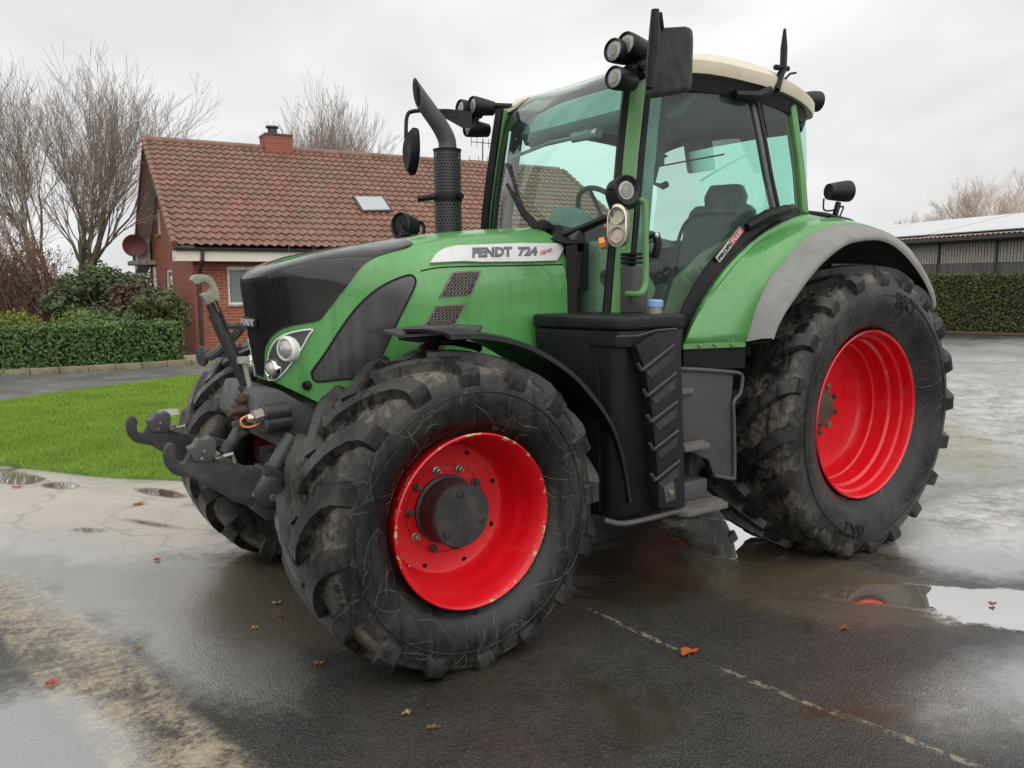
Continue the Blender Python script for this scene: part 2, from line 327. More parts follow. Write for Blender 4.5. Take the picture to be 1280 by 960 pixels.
def ground_mat():
    t = NT('wet_yard'); P = t.coord()
    n1 = t.noise(P, .55, 7, .62); n2 = t.noise(P, 3.1, 6, .65); n3 = t.noise(P, 14, 5, .7); st = t.noise(P, 55, 3, .7)
    wob = t.math('ADD', t.math('MULTIPLY', t.math('SUBTRACT', n2, .5), .9), t.math('MULTIPLY', t.math('SUBTRACT', n3, .5), .5))
    wobs = t.math('MULTIPLY', wob, .55)
    agg = t.voro(P, 170); agg2 = t.voro(P, 78); slick = t.ramp(t.noise(P, 1.15, 5, .6, .6), .52, .60)
    # asphalt with embedded stones
    ac = t.mix(t.ramp(n2, .3, .7), (.016, .015, .013), (.040, .037, .032))
    sp = t.n('ShaderNodeTexVoronoi'); t.l(P, sp.inputs['Vector']); sp.inputs['Scale'].default_value = 170; sx = t.n('ShaderNodeSeparateColor'); t.l(sp.outputs['Color'], sx.inputs[0])
    ac = t.mix(t.ramp(sx.outputs[0], .7, 1, 0, .4), ac, (.13, .125, .115))
    ac = t.mix(t.ramp(n1, .46, .66, 0, .75), ac, (.046, .037, .025))                                   # olive-brown silt film
    ac = t.mix(t.math('MULTIPLY', slick, .7), ac, (.042, .035, .023))
    B = lambda c, a, b, lo=1.05, hi=.9, w=wob: blob(t, P, c, a, b, lo, hi, w)
    pale = union(t, [B((80, 640), (310, 655), (70, 596), 1.15, .75), B((190, 610), (420, 640), (190, 596), 1.1, .8)])
    gravel = union(t, [B((1330, 470), (1090, 470), (1290, 690), 1.15, .6), B((1260, 640), (1110, 655), (1270, 600), 1.3, .6)])
    sand = union(t, [B((75, 800), (-30, 705), (140, 790), 1.1, .75), B((160, 890), (40, 790), (245, 888), 1.1, .75), B((215, 975), (130, 880), (300, 985), 1.1, .75)])
    sheen = union(t, [B((190, 735), (400, 770), (150, 800), 1.25, .55), B((60, 930), (180, 985), (110, 870), 1.2, .7), B((260, 800), (370, 860), (310, 760), 1.25, .6), B((40, 690), (240, 705), (30, 655), 1.2, .6), B((1260, 690), (1120, 690), (1265, 725), 1.25, .6), B((1250, 450), (1090, 448), (1240, 425), 1.3, .5), B((1330, 850), (1150, 880), (1300, 800), 1.5, .1)])
    mud = union(t, [B((1010, 730), (1190, 755), (990, 690), 1.2, .75), B((300, 745), (450, 765), (290, 800), 1.3, .7)])
    c = t.mix(pale, ac, t.mix(n2, (.50, .46, .40), (.36, .33, .29)))
    c = t.mix(t.math('MULTIPLY', sheen, .5), c, (.30, .285, .26))  # paler here: sky reflection on the wet film put into the colour
    c = t.mix(t.math('MULTIPLY', gravel, .9), c, t.mix(t.ramp(t.math('ADD', t.math('MULTIPLY', n3, .5), t.math('MULTIPLY', n2, .6)), .42, .68), (.22, .212, .195), (.62, .60, .565)))
    moss = t.math('MULTIPLY', B((1190, 550), (1260, 575), (1190, 520), 1.2, .4), .5); c = t.mix(moss, c, (.2, .2, .05))
    c = t.mix(t.math('MULTIPLY', mud, .8), c, (.095, .075, .05))
    sandm = t.math('MULTIPLY', sand, t.ramp(t.math('ADD', t.math('MULTIPLY', t.noise(P, 24, 6, .75), .55), t.math('MULTIPLY', n2, .55)), .45, .66, .06, .72)); c = t.mix(sandm, c, t.mix(t.ramp(st, .3, .7), (.40, .33, .22), (.56, .48, .34)))
    line = union(t, [B((790, 786), (872, 824), (790, 789), 1.05, .6, wobs), B((965, 861), (1062, 900), (964, 864.4), 1.05, .6, wobs), B((1150, 930), (1290, 985), (1148, 934), 1.05, .5, wobs)])
    linem = t.math('MULTIPLY', line, t.ramp(t.noise(P, 22, 4, .7), .44, .6)); c = t.mix(t.math('MULTIPLY', linem, .85), c, (.30, .255, .17))
    crack = t.ramp(t.voro(warp(t, P, .6), .8, 'DISTANCE_TO_EDGE'), .004, .012, 1, 0); crack = t.math('MULTIPLY', crack, t.math('MAXIMUM', gravel, t.math('MULTIPLY', pale, .6))); c = t.mix(t.math('MULTIPLY', crack, .4), c, (.04, .037, .03))
    pud = union(t, [B((1215, 748), (1000, 738), (1205, 763), 1.08, .88, wob), B((1310, 762), (1165, 757), (1310, 790), 1.08, .88, wob), B((905, 672), (990, 690), (900, 697), 1.03, .95, wob), B((12, 597), (56, 600), (12, 589), 1.1, .8), B((75, 607), (104, 608), (75, 602), 1.1, .6), B((200, 616), (235, 620), (200, 610), 1.1, .6), B((190, 655), (240, 662), (185, 650), 1.1, .2),
                    B((112, 663), (140, 664), (112, 659), 1.1, .6)])
    wet = t.ramp(n1, .38, .66)
    rg = t.math('ADD', t.math('MULTIPLY', wet, -.16), .47); rg = t.math('ADD', rg, t.math('MULTIPLY', t.math('SUBTRACT', n3, .5), .25))
    rg = t.math('SUBTRACT', rg, t.math('MULTIPLY', sheen, .26)); rg = t.math('SUBTRACT', rg, t.math('MULTIPLY', slick, .12)); rg = t.math('ADD', rg, t.math('MULTIPLY', sandm, .3)); rg = t.math('ADD', rg, t.math('MULTIPLY', gravel, .02)); rg = t.math('MAXIMUM', rg, .07)
    mr2 = t.n('ShaderNodeMix', data_type='FLOAT'); t.l(pud, mr2.inputs[0]); t.l(rg, mr2.inputs[2]); mr2.inputs[3].default_value = .015; rg = mr2.outputs[0]
    h = t.math('ADD', t.math('MULTIPLY', agg, -.55), t.math('ADD', t.math('MULTIPLY', agg2, -.25), t.math('MULTIPLY', n3, .9)))
    h = t.math('ADD', h, t.math('MULTIPLY', n2, 1.6))
    amt = t.math('MULTIPLY', t.math('SUBTRACT', 1, pud), t.math('SUBTRACT', .8, t.math('MULTIPLY', t.math('MAXIMUM', t.math('MULTIPLY', slick, 1.15), t.math('MAXIMUM', sheen, pale)), .55)))
    nm = t.bump(h, amt, .0085)
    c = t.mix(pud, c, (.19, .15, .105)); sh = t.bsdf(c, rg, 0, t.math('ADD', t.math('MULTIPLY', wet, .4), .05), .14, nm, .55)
    gl = t.n('ShaderNodeBsdfGlossy'); gl.inputs[0].default_value = (.95, .96, .97, 1); t.l(t.math('ADD', t.math('MULTIPLY', t.math('SUBTRACT', 1, pud), .3), .015), gl.inputs['Roughness']); t.l(nm, gl.inputs['Normal'])
    ms = t.n('ShaderNodeMixShader'); t.l(t.math('MAXIMUM', t.math('MULTIPLY', pud, .62), t.math('MULTIPLY', sheen, .30)), ms.inputs[0]); t.l(sh, ms.inputs[1]); t.l(gl.outputs[0], ms.inputs[2]); return t.done(ms.outputs[0])
g = MB(); g.add([(-900, -900, 0), (900, -900, 0), (900, 900, 0), (-900, 900, 0)], [(0, 1, 2, 3)])
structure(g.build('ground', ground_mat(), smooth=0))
# ------------------------------------------------------------------ TRACTOR (x forward, y to its left, front axle over x = 0)
TR = thing('tractor', 'green tractor with red wheel rims and large muddy tyres parked on the wet yard', 'tractor', (-1.4, 0, 0))
WB = -2.783; ZF, ZR = .655, .845
# ---- wheels
def tyre(R, rim, yc, hw, n, lug, sgn, cx, cz, name_parent, phase=0, letters=None, wl=.033, lend=.2):
    """tyre on the axle line (cx, yc*sgn, cz); chevron lugs lead at the centre when rolling forward"""
    Rc = R-lug; sh = R-rim
    prof = spline([(rim-.012, hw*.60), (rim+.012, hw*.70), (rim+sh*.2, hw*.90), (rim+sh*.42, hw*1.0), (rim+sh*.62, hw*.985), (rim+sh*.76, hw*.925), (Rc-.012, hw*.83), (Rc-.001, hw*.6), (Rc+.003, hw*.3), (Rc+.004, 0)], 5)
    half = [(p[0], p[1]) for p in prof]; full = half + [(r, -y) for r, y in reversed(half[:-1])]
    N = 144; mb = MB(); tread = []
    def pt(r, y, ph): return Vector((cx + r*math.sin(ph), sgn*(yc+y), cz + r*math.cos(ph)))     # ph grows with forward rolling
    rows = []
    for k in range(N):
        ph = 2*math.pi*k/N; row = []
        for r, y in full:
            q = pt(r, y, ph); fl = 0
            if cz-r < .002 and q.z < .004: q.z = .004
            row.append(q)
        rows.append(row)
    m = len(full); vs = [p for r in rows for p in r]
    fs = [(i*m+k, i*m+k+1, ((i+1) % N)*m+k+1, ((i+1) % N)*m+k) for i in range(N) for k in range(m-1)]
    mb.add(vs, fs); tread += [1.0 if r > rim+sh*.74 else .25 if r > rim+sh*.6 else 0 for _ in range(N) for r, y in full]
    # lugs follow the profile from just past the crown to the upper sidewall
    out = list(reversed(half))                       # crown -> bead
    L = [0]
    for a, b in zip(out, out[1:]): L.append(L[-1]+math.hypot(a[0]-b[0], a[1]-b[1]))
    def prof_at(l):
        if l < 0: return (out[0][0], l)
        for i in range(len(L)-1):
            if l <= L[i+1]:
                q = (l-L[i])/(L[i+1]-L[i]); return (out[i][0]+(out[i+1][0]-out[i][0])*q, out[i][1]+(out[i+1][1]-out[i][1])*q)
        return out[-1]
    Lsh = hw*.9; Lend = Lsh+sh*lend; pitch = 2*math.pi/n
    st = [-.022, .0, .03]+[Lsh*k/6 for k in range(1, 6)]+[Lsh*.93, Lsh*1.03, Lsh+sh*lend*.3, Lsh+sh*lend*.62, Lend]
    for side in (1, -1):
        for k in range(n):
            ph0 = phase+k*pitch+(pitch/2 if side < 0 else 0); sv = []; jit = random.uniform(.96, 1.04)
            for l in st:
                r, y = prof_at(l); r2, y2 = prof_at(l+.01); dr, dy = r2-r, y2-y; q = math.hypot(dr, dy); dr /= q; dy /= q
                nr, ny = dy, -dr                                     # outward normal in the profile plane
                u = min(max(l, 0)/Lsh, 1.25); off = -pitch*1.12*(u**.82) if u <= 1 else -pitch*1.12*(1+.10*(u-1))
                slope = -pitch*1.12*.82*max(u, .08)**(-.18)/Lsh*R if u < 1 else -.02
                w = wl*(1.22 if l < .01 else 1.0+.28*min(max((u-.55)/.45, 0), 1)); taper = 1 if u <= 1.0 else max(1-(u-1)/(Lend/Lsh-1), 0)
                h = (lug*jit*(1 if u <= 1 else .25+.75*taper)) if l < Lend-.001 else .004
                # direction across the lug: mix of circumferential and lateral
                ca = 1/math.hypot(1, slope); sa = slope*ca
                for sgnw, top in ((-1, 0), (-1, 1), (1, 1), (1, 0)):
                    ww = w*(1.0 if top else 1.38)*sgnw; hh = h if top else -.008
                    dph = ww*ca/max(r, .1); dl = -ww*sa
                    rr, yy = prof_at(l+dl) if l+dl > -.06 else (out[0][0], l+dl)
                    qv = pt(rr+nr*hh, side*(yy+ny*hh), ph0+off+dph); qv.z = max(qv.z, .002); sv.append(qv)
            o = len(st); fs = [(i*4+a, i*4+(a+1) % 4, (i+1)*4+(a+1) % 4, (i+1)*4+a) for i in range(o-1) for a in range(4)] + [(0, 1, 2, 3), ((o-1)*4+3, (o-1)*4+2, (o-1)*4+1, (o-1)*4)]
            mb.add(sv, fs); tread += [.55 if i % 4 in (0, 3) else .06 for i in range(len(sv))]
    # moulded ring and small moulding nubs on the outer sidewall
    for rr, ww in ((rim+sh*.12, .006), (rim+sh*.55, .004)):
        yy = next(y for (r, y), (r2, y2) in zip(half, half[1:]) if r2 >= rr)
        ring = [[pt(rr+ww*math.cos(a), yy+.002+ww*math.sin(a), 2*math.pi*k/96) for a in (0, .8, 1.57, 2.3, 3.14)] for k in range(97)]
        o = len(mb.v); mb.loft(ring); tread += [0]*(len(mb.v)-o)
    for k in range(26):
        rr = rim+sh*.16; yy = hw*.80; a = 2*math.pi*(k+.3)/26; o = len(mb.v)
        mb.lathe([(.007, -.01), (.006, .008), (.0005, .009)], pt(rr, yy, a), (0, sgn, 0), 6); tread += [0]*(len(mb.v)-o)
    if letters:
        for txt, a0, rr, hgt, wid in letters:
            lm = MB(); vs, fs = text_geo(txt, 1, .5, .02)
            zs = [v[2] for v in vs]; o = len(mb.v); vv = []
            for x, y, z in vs:
                ph = a0-(x-.5)*wid/rr; r = rr+(y-.5)*hgt
                yy = next((ya+(yb-ya)*(r-ra)/(rb-ra) for (ra, ya), (rb, yb) in zip(half, half[1:]) if ra <= r <= rb), hw)
                vv.append(pt(r, yy+(.007 if z > 0 else -.01), ph))
            lm.add(vv, fs); lm.build('lettering', BLACK_S, name_parent, smooth=0)
    ob = mb.build('tyre', TYRE, name_parent, smooth=38)
    at_ = ob.data.attributes.new('tread', 'FLOAT', 'POINT'); at_.data.foreach_set('value', tread[:len(ob.data.vertices)])
    return ob
STRAW = plain('dry_straw', (.20, .19, .155), .8, var=.3)
def straw(parent, rim, R, yc, hw, cx, cz, n, seed):
    """wisps of dry grass pressed on the wet tyre"""
    rg = random.Random(seed); sh = R-rim; mb = MB()
    pr = [(rim+.02, hw*.76), (rim+sh*.2, hw*.905), (rim+sh*.42, hw*1.005), (rim+sh*.62, hw*.99), (rim+sh*.76, hw*.93), (R-.06, hw*.84), (R-.048, hw*.5)]
    for _ in range(n):
        r = rim+sh*rg.uniform(.12, .84)**.8; a = rg.uniform(0, 6.283); d = rg.uniform(0, 6.283); L = rg.uniform(.05, .24); cv = rg.uniform(-1.6, 1.6); pts = []
        for k in range(6):
            r += L/5*math.sin(d); a += L/5*math.cos(d)/r; d += cv/5+rg.uniform(-.25, .25); r = min(max(r, rim+.03), R-.05); y = next((ya+(yb-ya)*(r-ra)/(rb-ra) for (ra, ya), (rb, yb) in zip(pr, pr[1:]) if ra <= r <= rb), hw*.5)
            pts.append((cx+r*math.sin(a), yc+y+.0025, cz+r*math.cos(a)))
        mb.tube(pts, rg.uniform(.0004, .0008), 3, cap=False)
    ob = mb.build('dry_grass', STRAW, parent, smooth=0, recalc=False); ob['kind'] = 'stuff'; return ob
def rim_obj(name, prof, sgn, cx, cz, parent, edge_r):
    mb = MB(); mb.lathe([(r, sgn*y) for r, y in prof], (cx, 0, cz), (0, 1, 0), 96)
    for i, f in enumerate(mb.f):
        a, b = mb.v[f[0]], mb.v[f[2]]; rr = math.hypot((a[0]+b[0])/2-cx, (a[2]+b[2])/2-cz)
        if rr > edge_r: mb.m[i] = 1
    return mb.build(name, [RED, RED_EDGE], parent, smooth=30)
def bolts(parent, cx, cz, y, sgn, r, n, phase=0, skip=(), size=.014, hk=1.0, name='wheel_nut', holes=()):
    for k in range(n):
        if k in skip: continue
        a = phase+2*math.pi*k/n; o = (cx+r*math.sin(a), sgn*(y-.01), cz+r*math.cos(a)); mb = MB()
        mb.lathe([(size*1.35, 0), (size*1.35, .014), (size*.95, .016)], o, (0, sgn, 0), 12); mb.lathe([(size*.95, .014), (size*.9, .014+.02*hk), (size*.45, .014+.022*hk), (size*.4, .014+.036*hk), (.0005, .014+.036*hk)], o, (0, sgn, 0), 6)
        mb.build(name, RUST if k % 3 else BARE, parent, smooth=30)
FR = [(.352, .70), (.362, .78), (.357, .86), (.362, 1.02), (.378, 1.062), (.380, 1.072), (.374, 1.078), (.364, 1.068), (.354, 1.036), (.344, 1.012), (.338, .985), (.337, .95), (.327, .925), (.318, .905), (.313, .87), (.306, .845), (.29, .828), (.26, .82), (.20, .816), (.13, .815)]
RR = [(.47, .62), (.49, .80), (.485, 1.0), (.50, 1.09), (.514, 1.106), (.516, 1.116), (.509, 1.122), (.499, 1.112), (.492, 1.085), (.489, 1.055), (.472, 1.046), (.468, 1.03), (.466, .985), (.450, .972), (.446, .95), (.444, .90), (.440, .885), (.428, .878), (.424, .85), (.418, .815), (.40, .79), (.36, .778), (.25, .775), (.10, .775)]
def wheels():
    for sgn in (1, -1):
        fw = rim_obj('front_wheel', FR, sgn, 0, ZF, TR, .362)
        tyre(.708, .372, .815, .277, 16, .043, sgn, 0, ZF, fw, phase=.1, wl=.031)
        mb = MB(); mb.lathe([(.155, sgn*.80), (.155, sgn*.83), (.143, sgn*.836), (.143, sgn*.955), (.136, sgn*.966), (.0005, sgn*.968)], (0, 0, ZF), (0, 1, 0), 48)
        for a, r in ((.1, .1), (2.3, .105), (4.4, .1)): mb.lathe([(.017, .965), (.017, .972), (.011, .974), (.011, .969), (.0005, .969)] if sgn > 0 else [(.01, -.9), (.01, -.97)], (r*math.sin(a), 0, ZF+r*math.cos(a)), (0, 1, 0), 10)
        mb.build('hub', CHAR, fw, smooth=30)
        if sgn > 0:
            straw(fw, .372, .708, .815, .277, 0, ZF, 110, 5)
            bolts(fw, 0, ZF, .822, sgn, .186, 10, .25)
            for k in range(8):
                a = .35+k*math.pi/4; MB().disc((.268*math.sin(a), .818, ZF+.268*math.cos(a)), (0, 1, 0), .012, .006, 12).build('bolt_hole', BLACK_S, fw)
            MB().lathe([(.007, 0), (.007, .03), (.004, .032), (.0005, .034)], (.2, .822, ZF-.22), (.1, 1, .1), 8).build('valve', BARE, fw)
        if sgn < 0:
            for o_ in [fw]+[c_ for c_ in bpy.data.objects if c_.parent == fw]: o_.data.transform(Matrix.Translation((0, -.17, 0)))
        rw = rim_obj('rear_wheel', RR, sgn, WB, ZR, TR, .6)
        tyre(.91, .50, .838, .355, 20, .047, sgn, WB, ZR, rw, phase=.05, wl=.030, lend=.16, letters=[('BKT', -.33, .705, .085, .24), ('BKT', -.33+math.pi, .705, .085, .24)] if sgn > 0 else None)
        mb = MB(); mb.lathe([(.13, sgn*.76), (.13, sgn*.785), (.11, sgn*.79), (.105, sgn*.812), (.0005, sgn*.815)], (WB, 0, ZR), (0, 1, 0), 40); mb.build('hub', RUST, rw, smooth=30)
        if sgn > 0:
            bolts(rw, WB, ZR, .785, sgn, .158, 10, .1, size=.014, hk=.4); straw(rw, .50, .91, .838, .355, WB, ZR, 110, 6)
wheels()
# ---- hood: a closed shell; l runs round the plan outline from the nose, t from the lower edge over the shoulder to the crest
CONT = spline([(.575, 0), (.568, .08), (.545, .16), (.50, .235), (.43, .31), (.33, .365), (.18, .405), (0, .425), (-.25, .438), (-.5, .447), (-.75, .455), (-.99, .46)], 10)
CL = [0]
for a, b in zip(CONT, CONT[1:]): CL.append(CL[-1]+(b-a).length)
HL = CL[-1]
ZT = [(-1.0, 1.965), (-.72, 1.95), (-.36, 1.915), (-.12, 1.872), (.1, 1.835), (.31, 1.788), (.47, 1.738), (.60, 1.688)]
ZB = [(-.1, .98), (.1, 1.0), (.3, 1.06), (.42, 1.11), (.5, 1.16), (.56, 1.2)]
def cont(l):
    l = min(max(l, 0), HL)
    lo = 0; hi = len(CL)-2
    while lo < hi:
        mid = (lo+hi+1)//2
        if CL[mid] <= l: lo = mid
        else: hi = mid-1
    q = (l-CL[lo])/(CL[lo+1]-CL[lo]); return CONT[lo].lerp(CONT[lo+1], q)
def hoodP(l, t):
    c = cont(l); X, Y = c.x, c.y
    xs = X if X < .12 else .12+(X-.12)*.55
    zt = lerp_tab(ZT, xs); k = min(max((X+.2)/.7, 0), 1); hs = .36*(1-k)+.17*k; n = 2.5*(1-k)+8*k**1.5
    zb = lerp_tab(ZB, X); zs = zt-hs
    if t <= 1: return Vector((X+.11*k*(zb+(zs-zb)*t-1.47), Y*(1+.02*(1-t)), zb+(zs-zb)*t))
    a = min(t-1, 1)*math.pi/2; ca = max(math.cos(a), 0)**(2/n); sa = max(math.sin(a), 0)**(2/n); zt = lerp_tab(ZT, xs+(X-xs)*ca)
    z = zs+(zt-zs)*sa; return Vector((xs+(X-xs)*ca+.11*k*(z-1.47), Y*ca, z))
def hoodN(l, t):
    e = .004; l = min(max(l, e), HL-e); t = min(max(t, e), 2-.02)
    a = hoodP(l+e, t)-hoodP(l-e, t); b = hoodP(l, t+e)-hoodP(l, t-e); n = a.cross(b)
    if n.length < 1e-12: return Vector((0, 0, 1))
    n.normalize(); c = hoodP(l, t)-Vector((-.2, 0, 1.3))
    return n if n.dot(c) > 0 else -n
HGRID = [(l, t, hoodP(l, t)) for l in [HL*i/110 for i in range(111)] for t in [2*j/60 for j in range(61)]]
HGRID = [(l, t, pix(p)) for l, t, p in HGRID if hoodN(l, t).dot(CAM-p) > 0]
def hood_lt(u, v):
    l, t, _ = min(HGRID, key=lambda g: (g[2][0]-u)**2+(g[2][1]-v)**2)
    for _ in range(12):
        p = pix(hoodP(l, t)); e = .002; a = pix(hoodP(l+e, t)); b = pix(hoodP(l, t+e))
        J = ((a[0]-p[0])/e, (b[0]-p[0])/e, (a[1]-p[1])/e, (b[1]-p[1])/e); det = J[0]*J[3]-J[1]*J[2]
        if abs(det) < 1e-3: break
        du, dv = u-p[0], v-p[1]
        dl = (J[3]*du-J[1]*dv)/det; dt = (-J[2]*du+J[0]*dv)/det; s = min(1, .05/max(abs(dl), 1e-9), .08/max(abs(dt), 1e-9))
        l = min(max(l+dl*s, 0), HL); t = min(max(t+dt*s, 0), 1.97)
    return (l, t)
def panel(name, poly, mats, parent, off=.004, th=.012, step=(.035, .06), both=False, P=hoodP, N=hoodN, smooth=True):
    """a curved plate on the surface P: poly in (l, t); both also makes its mirror image on the other flank as one shell"""
    tri = tessellate_polygon([[Vector((a, b, 0)) for a, b in poly]])
    bm = bmesh.new(); vs = [bm.verts.new((a, b, 0)) for a, b in poly]
    for t in tri:
        try: bm.faces.new([vs[i] for i in t])
        except ValueError: pass
    for ax in (0, 1):
        lo = min(p[ax] for p in poly); hi = max(p[ax] for p in poly); k = math.ceil(lo/step[ax])
        while k*step[ax] < hi:
            co = [0, 0, 0]; co[ax] = k*step[ax]; no = [0, 0, 0]; no[ax] = 1
            bmesh.ops.bisect_plane(bm, geom=bm.verts[:]+bm.edges[:]+bm.faces[:], plane_co=co, plane_no=no, dist=1e-6); k += 1
    bmesh.ops.remove_doubles(bm, verts=bm.verts, dist=1e-5); bm.verts.index_update()
    uv = [(v.co.x, v.co.y) for v in bm.verts]; n = len(uv)
    fs = [tuple(v.index for v in f.verts) for f in bm.faces]; be = [tuple(v.index for v in e.verts) for e in bm.edges if len(e.link_faces) == 1]; bm.free()
    vs = []; nm = []
    mirr = [1, -1] if both else [1]
    mb = MB(); norms = []
    for s in mirr:
        pts = [P(*q) for q in uv]; nr = [N(*q) for q in uv]
        top = [p+q*off for p, q in zip(pts, nr)]; low = [p+q*(off-th) for p, q in zip(pts, nr)]
        fl = lambda p: Vector((p.x, p.y*s, p.z))
        mb.add([fl(p) for p in top+low+top], [tuple(f) for f in fs]+[(a+2*n, b+2*n, b+n, a+n) for a, b in be]); norms += [fl(q) for q in nr]+[Vector((0, 0, 0))]*(2*n)
    ob = mb.build(name, mats, parent, smooth=0, recalc=False)
    me = ob.data; me.polygons.foreach_set('use_smooth', [True]*len(me.polygons))
    # orient the faces by the surface normal
    bm = bmesh.new(); bm.from_mesh(me); bm.verts.ensure_lookup_table()
    for f in bm.faces:
        q = norms[f.verts[0].index]
        if q.length > .1 and f.normal.dot(q) < 0: f.normal_flip()
    bm.to_mesh(me); bm.free()
    me.normals_split_custom_set_from_vertices([tuple(q) for q in norms])
    return ob
def lt(pts, sp=0, closed=True): return [hood_lt(*p) for p in (spline(pts, sp, closed) if sp else pts)]
Z4 = lambda pts: [(290+a/4, 280+b/4) for a, b in pts]
C1 = lambda pts: [(280+a*.375, 260+b*.375) for a, b in pts]
low_edge = lambda l: 0.0
full = [(0, 0)]+[(HL*i/40, 0) for i in range(1, 41)]+[(HL, 2*j/20) for j in range(1, 21)]+[(HL*(1-i/40), 1.995) for i in range(1, 41)]+[(0, 2-2*j/20) for j in range(1, 20)]
hood = panel('hood', full, GREEN, TR, off=0, th=.02, step=(.03, .05), both=True)
nose_edge = Z4([(905, 97), (880, 118), (800, 140), (720, 165), (670, 195), (630, 235), (590, 290), (530, 370), (480, 430), (452, 468), (430, 485), (380, 494), (300, 508), (240, 530), (205, 556), (180, 590), (165, 625), (160, 690), (158, 765)])
ne = [hood_lt(*p) for p in spline(nose_edge, 3)]
nose_poly = ne+[(0, ne[-1][1])]+[(0, ne[-1][1]+(1.97-ne[-1][1])*j/24) for j in range(1, 25)]
tipl = ne[0][0]; nose_poly += [(tipl*i/16, 1.97) for i in range(1, 17)]
nose = panel('nose_panel', nose_poly, NOSE, hood, off=.005, th=.012, both=True)
# grille bars round the nose
mb = MB(); tb = ne[-1][1]
for i in range(18):
    l = .009+.0165*i; low = tb+.02
    for a, b in zip(ne[::-1], ne[-2::-1]):
        if a[0] <= l <= b[0] and a[1] < 1.2: low = max(low, a[1]+(b[1]-a[1])*(l-a[0])/max(b[0]-a[0], 1e-6)+.03)
    hi = 1.25 if i < 12 else 1.12
    if low > hi-.1: continue
    for s in (1, -1):
        mb.tube([(lambda p: (p.x, p.y*s, p.z))(hoodP(l, low+(hi-low)*k/14)+hoodN(l, low+(hi-low)*k/14)*.006) for k in range(15)], .0043, 6)
mb.build('grille', BLACK_S, hood)
def place_text(body, quad, P, parent, mat, name='lettering', depth=.003, bold=.02, shear=0, res=3):
    """lettering spread over the surface patch whose corners (bottom left, bottom right, top left) are given in surface coordinates"""
    vs, fs = text_geo(body, 1, .5, bold, shear, res); a, b, c = [Vector(q) for q in quad]; mb = MB()
    mb.add([P(a+(b-a)*x+(c-a)*y, .004+depth*(1 if z > 0 else -1)) for x, y, z in vs], fs); return mb.build(name, mat, parent, smooth=0)
hoodQ = lambda q, h: hoodP(q[0], q[1])+hoodN(q[0], q[1])*h
bc = hoodP(0, hood_lt(318, 403)[1]); tq = hood_lt(318, 403)[1]
bdg = MB().box((bc.x+.014, 0, bc.z), (.012, .21, .05)).build('badge', BLACK_S, TR, bevel=.003)
vs, fs = text_geo('FENDT', 1, .5, .02); MB().add([(bc.x+(.025 if z > 0 else .02), -.093+.186*x, bc.z-.016+.032*y) for x, y, z in vs], fs).build('lettering', SILVER, bdg, smooth=0)
# silver strip with the writing
strip = [(537, 330.5), (541, 324), (547, 318), (556, 313), (572, 309.6), (640, 307), (703, 304.6), (704.3, 312.5), (694.5, 327), (655, 328.3), (600, 329)]
sp_ = panel('side_strip', lt(spline(strip[:5], 3)+[Vector(p) for p in strip[5:]]), SILVER, TR, off=.016, th=.022)
for txt, x0, x1, yb0, yb1, yt0, mat_, sh in (('FENDT', 588.7, 638, 324.3, 322.9, 313.2, LETTER, 0), ('724', 645.5, 669.5, 322.6, 321.8, 311.8, LETTER, 0), ('Vario', 673.5, 688, 321.5, 316.5, 316.0, SCRIPT, .5)):
    a, b, c = hood_lt(x0, yb0), hood_lt(x1, yb1), hood_lt(x0+.5, yt0); place_text(txt, (a, b, c), lambda q, h: hoodQ(q, h+.0135), sp_, mat_, bold=.045 if mat_ is LETTER else .0, shear=sh)
# fine mesh side window with a dark seam round it
mw = spline(Z4([(400, 748), (408, 728), (470, 640), (560, 500), (640, 400), (720, 330), (800, 285), (870, 259), (902, 260), (917, 285), (905, 330), (850, 440), (790, 565), (735, 680), (690, 752), (640, 768), (540, 776), (440, 787), (410, 777)]), 4, True)
mwl = [hood_lt(*p) for p in mw]; msh = panel('mesh_window', mwl, MESHW, TR, off=.003, th=.01)
mb = MB(); mb.tube([hoodP(*q)+hoodN(*q)*.003 for q in mwl+mwl[:1]], .0055, 6); mb.build('seal', BLACK_S, msh)
cr = [hood_lt(*p) for p in spline(C1([(655, 210), (700, 201), (760, 196), (900, 193), (1060, 190), (1128, 188)]), 4)]
MB().tube([hoodP(*q)+hoodN(*q)*.0 for q in cr], .004, 6).build('panel_seam', BLACK_S, hood)
# hexagon mesh vents
for quad in ([(760, 214), (858, 209), (824, 290), (716, 299)], [(704, 325), (806, 319), (770, 388), (664, 394)], [(650, 446), (745, 440), (720, 492), (625, 500)]):
    c4 = [Vector(p) for p in C1(quad)]; fr = panel('vent', [hood_lt(*p) for p in c4], VENTM, TR, off=.006, th=.014)
    cen = sum(c4, Vector((0, 0)))/4; inner = [cen+(p-cen)*.86 for p in c4]; panel('vent_backing', [hood_lt(*p) for p in inner], BLACK_S, fr, off=.0075, th=.004)
    mb = MB(); a, b, d = inner[0], inner[1], inner[3]; nu, nv = 7, 6
    for j in range(nv):
        for i in range(nu):
            cx_, cy_ = (i+.5+(.5 if j % 2 else 0))/nu, (j+.5)/nv
            if cx_ > .98: continue
            ring = []
            for k in range(7):
                an = math.pi/3*k+math.pi/6; q = a+(b-a)*min(max(cx_+.068*math.cos(an), 0), 1)+(d-a)*min(max(cy_+.11*math.sin(an), 0), 1); h_ = hood_lt(*q); ring.append(hoodP(*h_)+hoodN(*h_)*.0095)
            mb.tube(ring, .0026, 4, cap=False)
    mb.build('mesh', VENTM, fr)
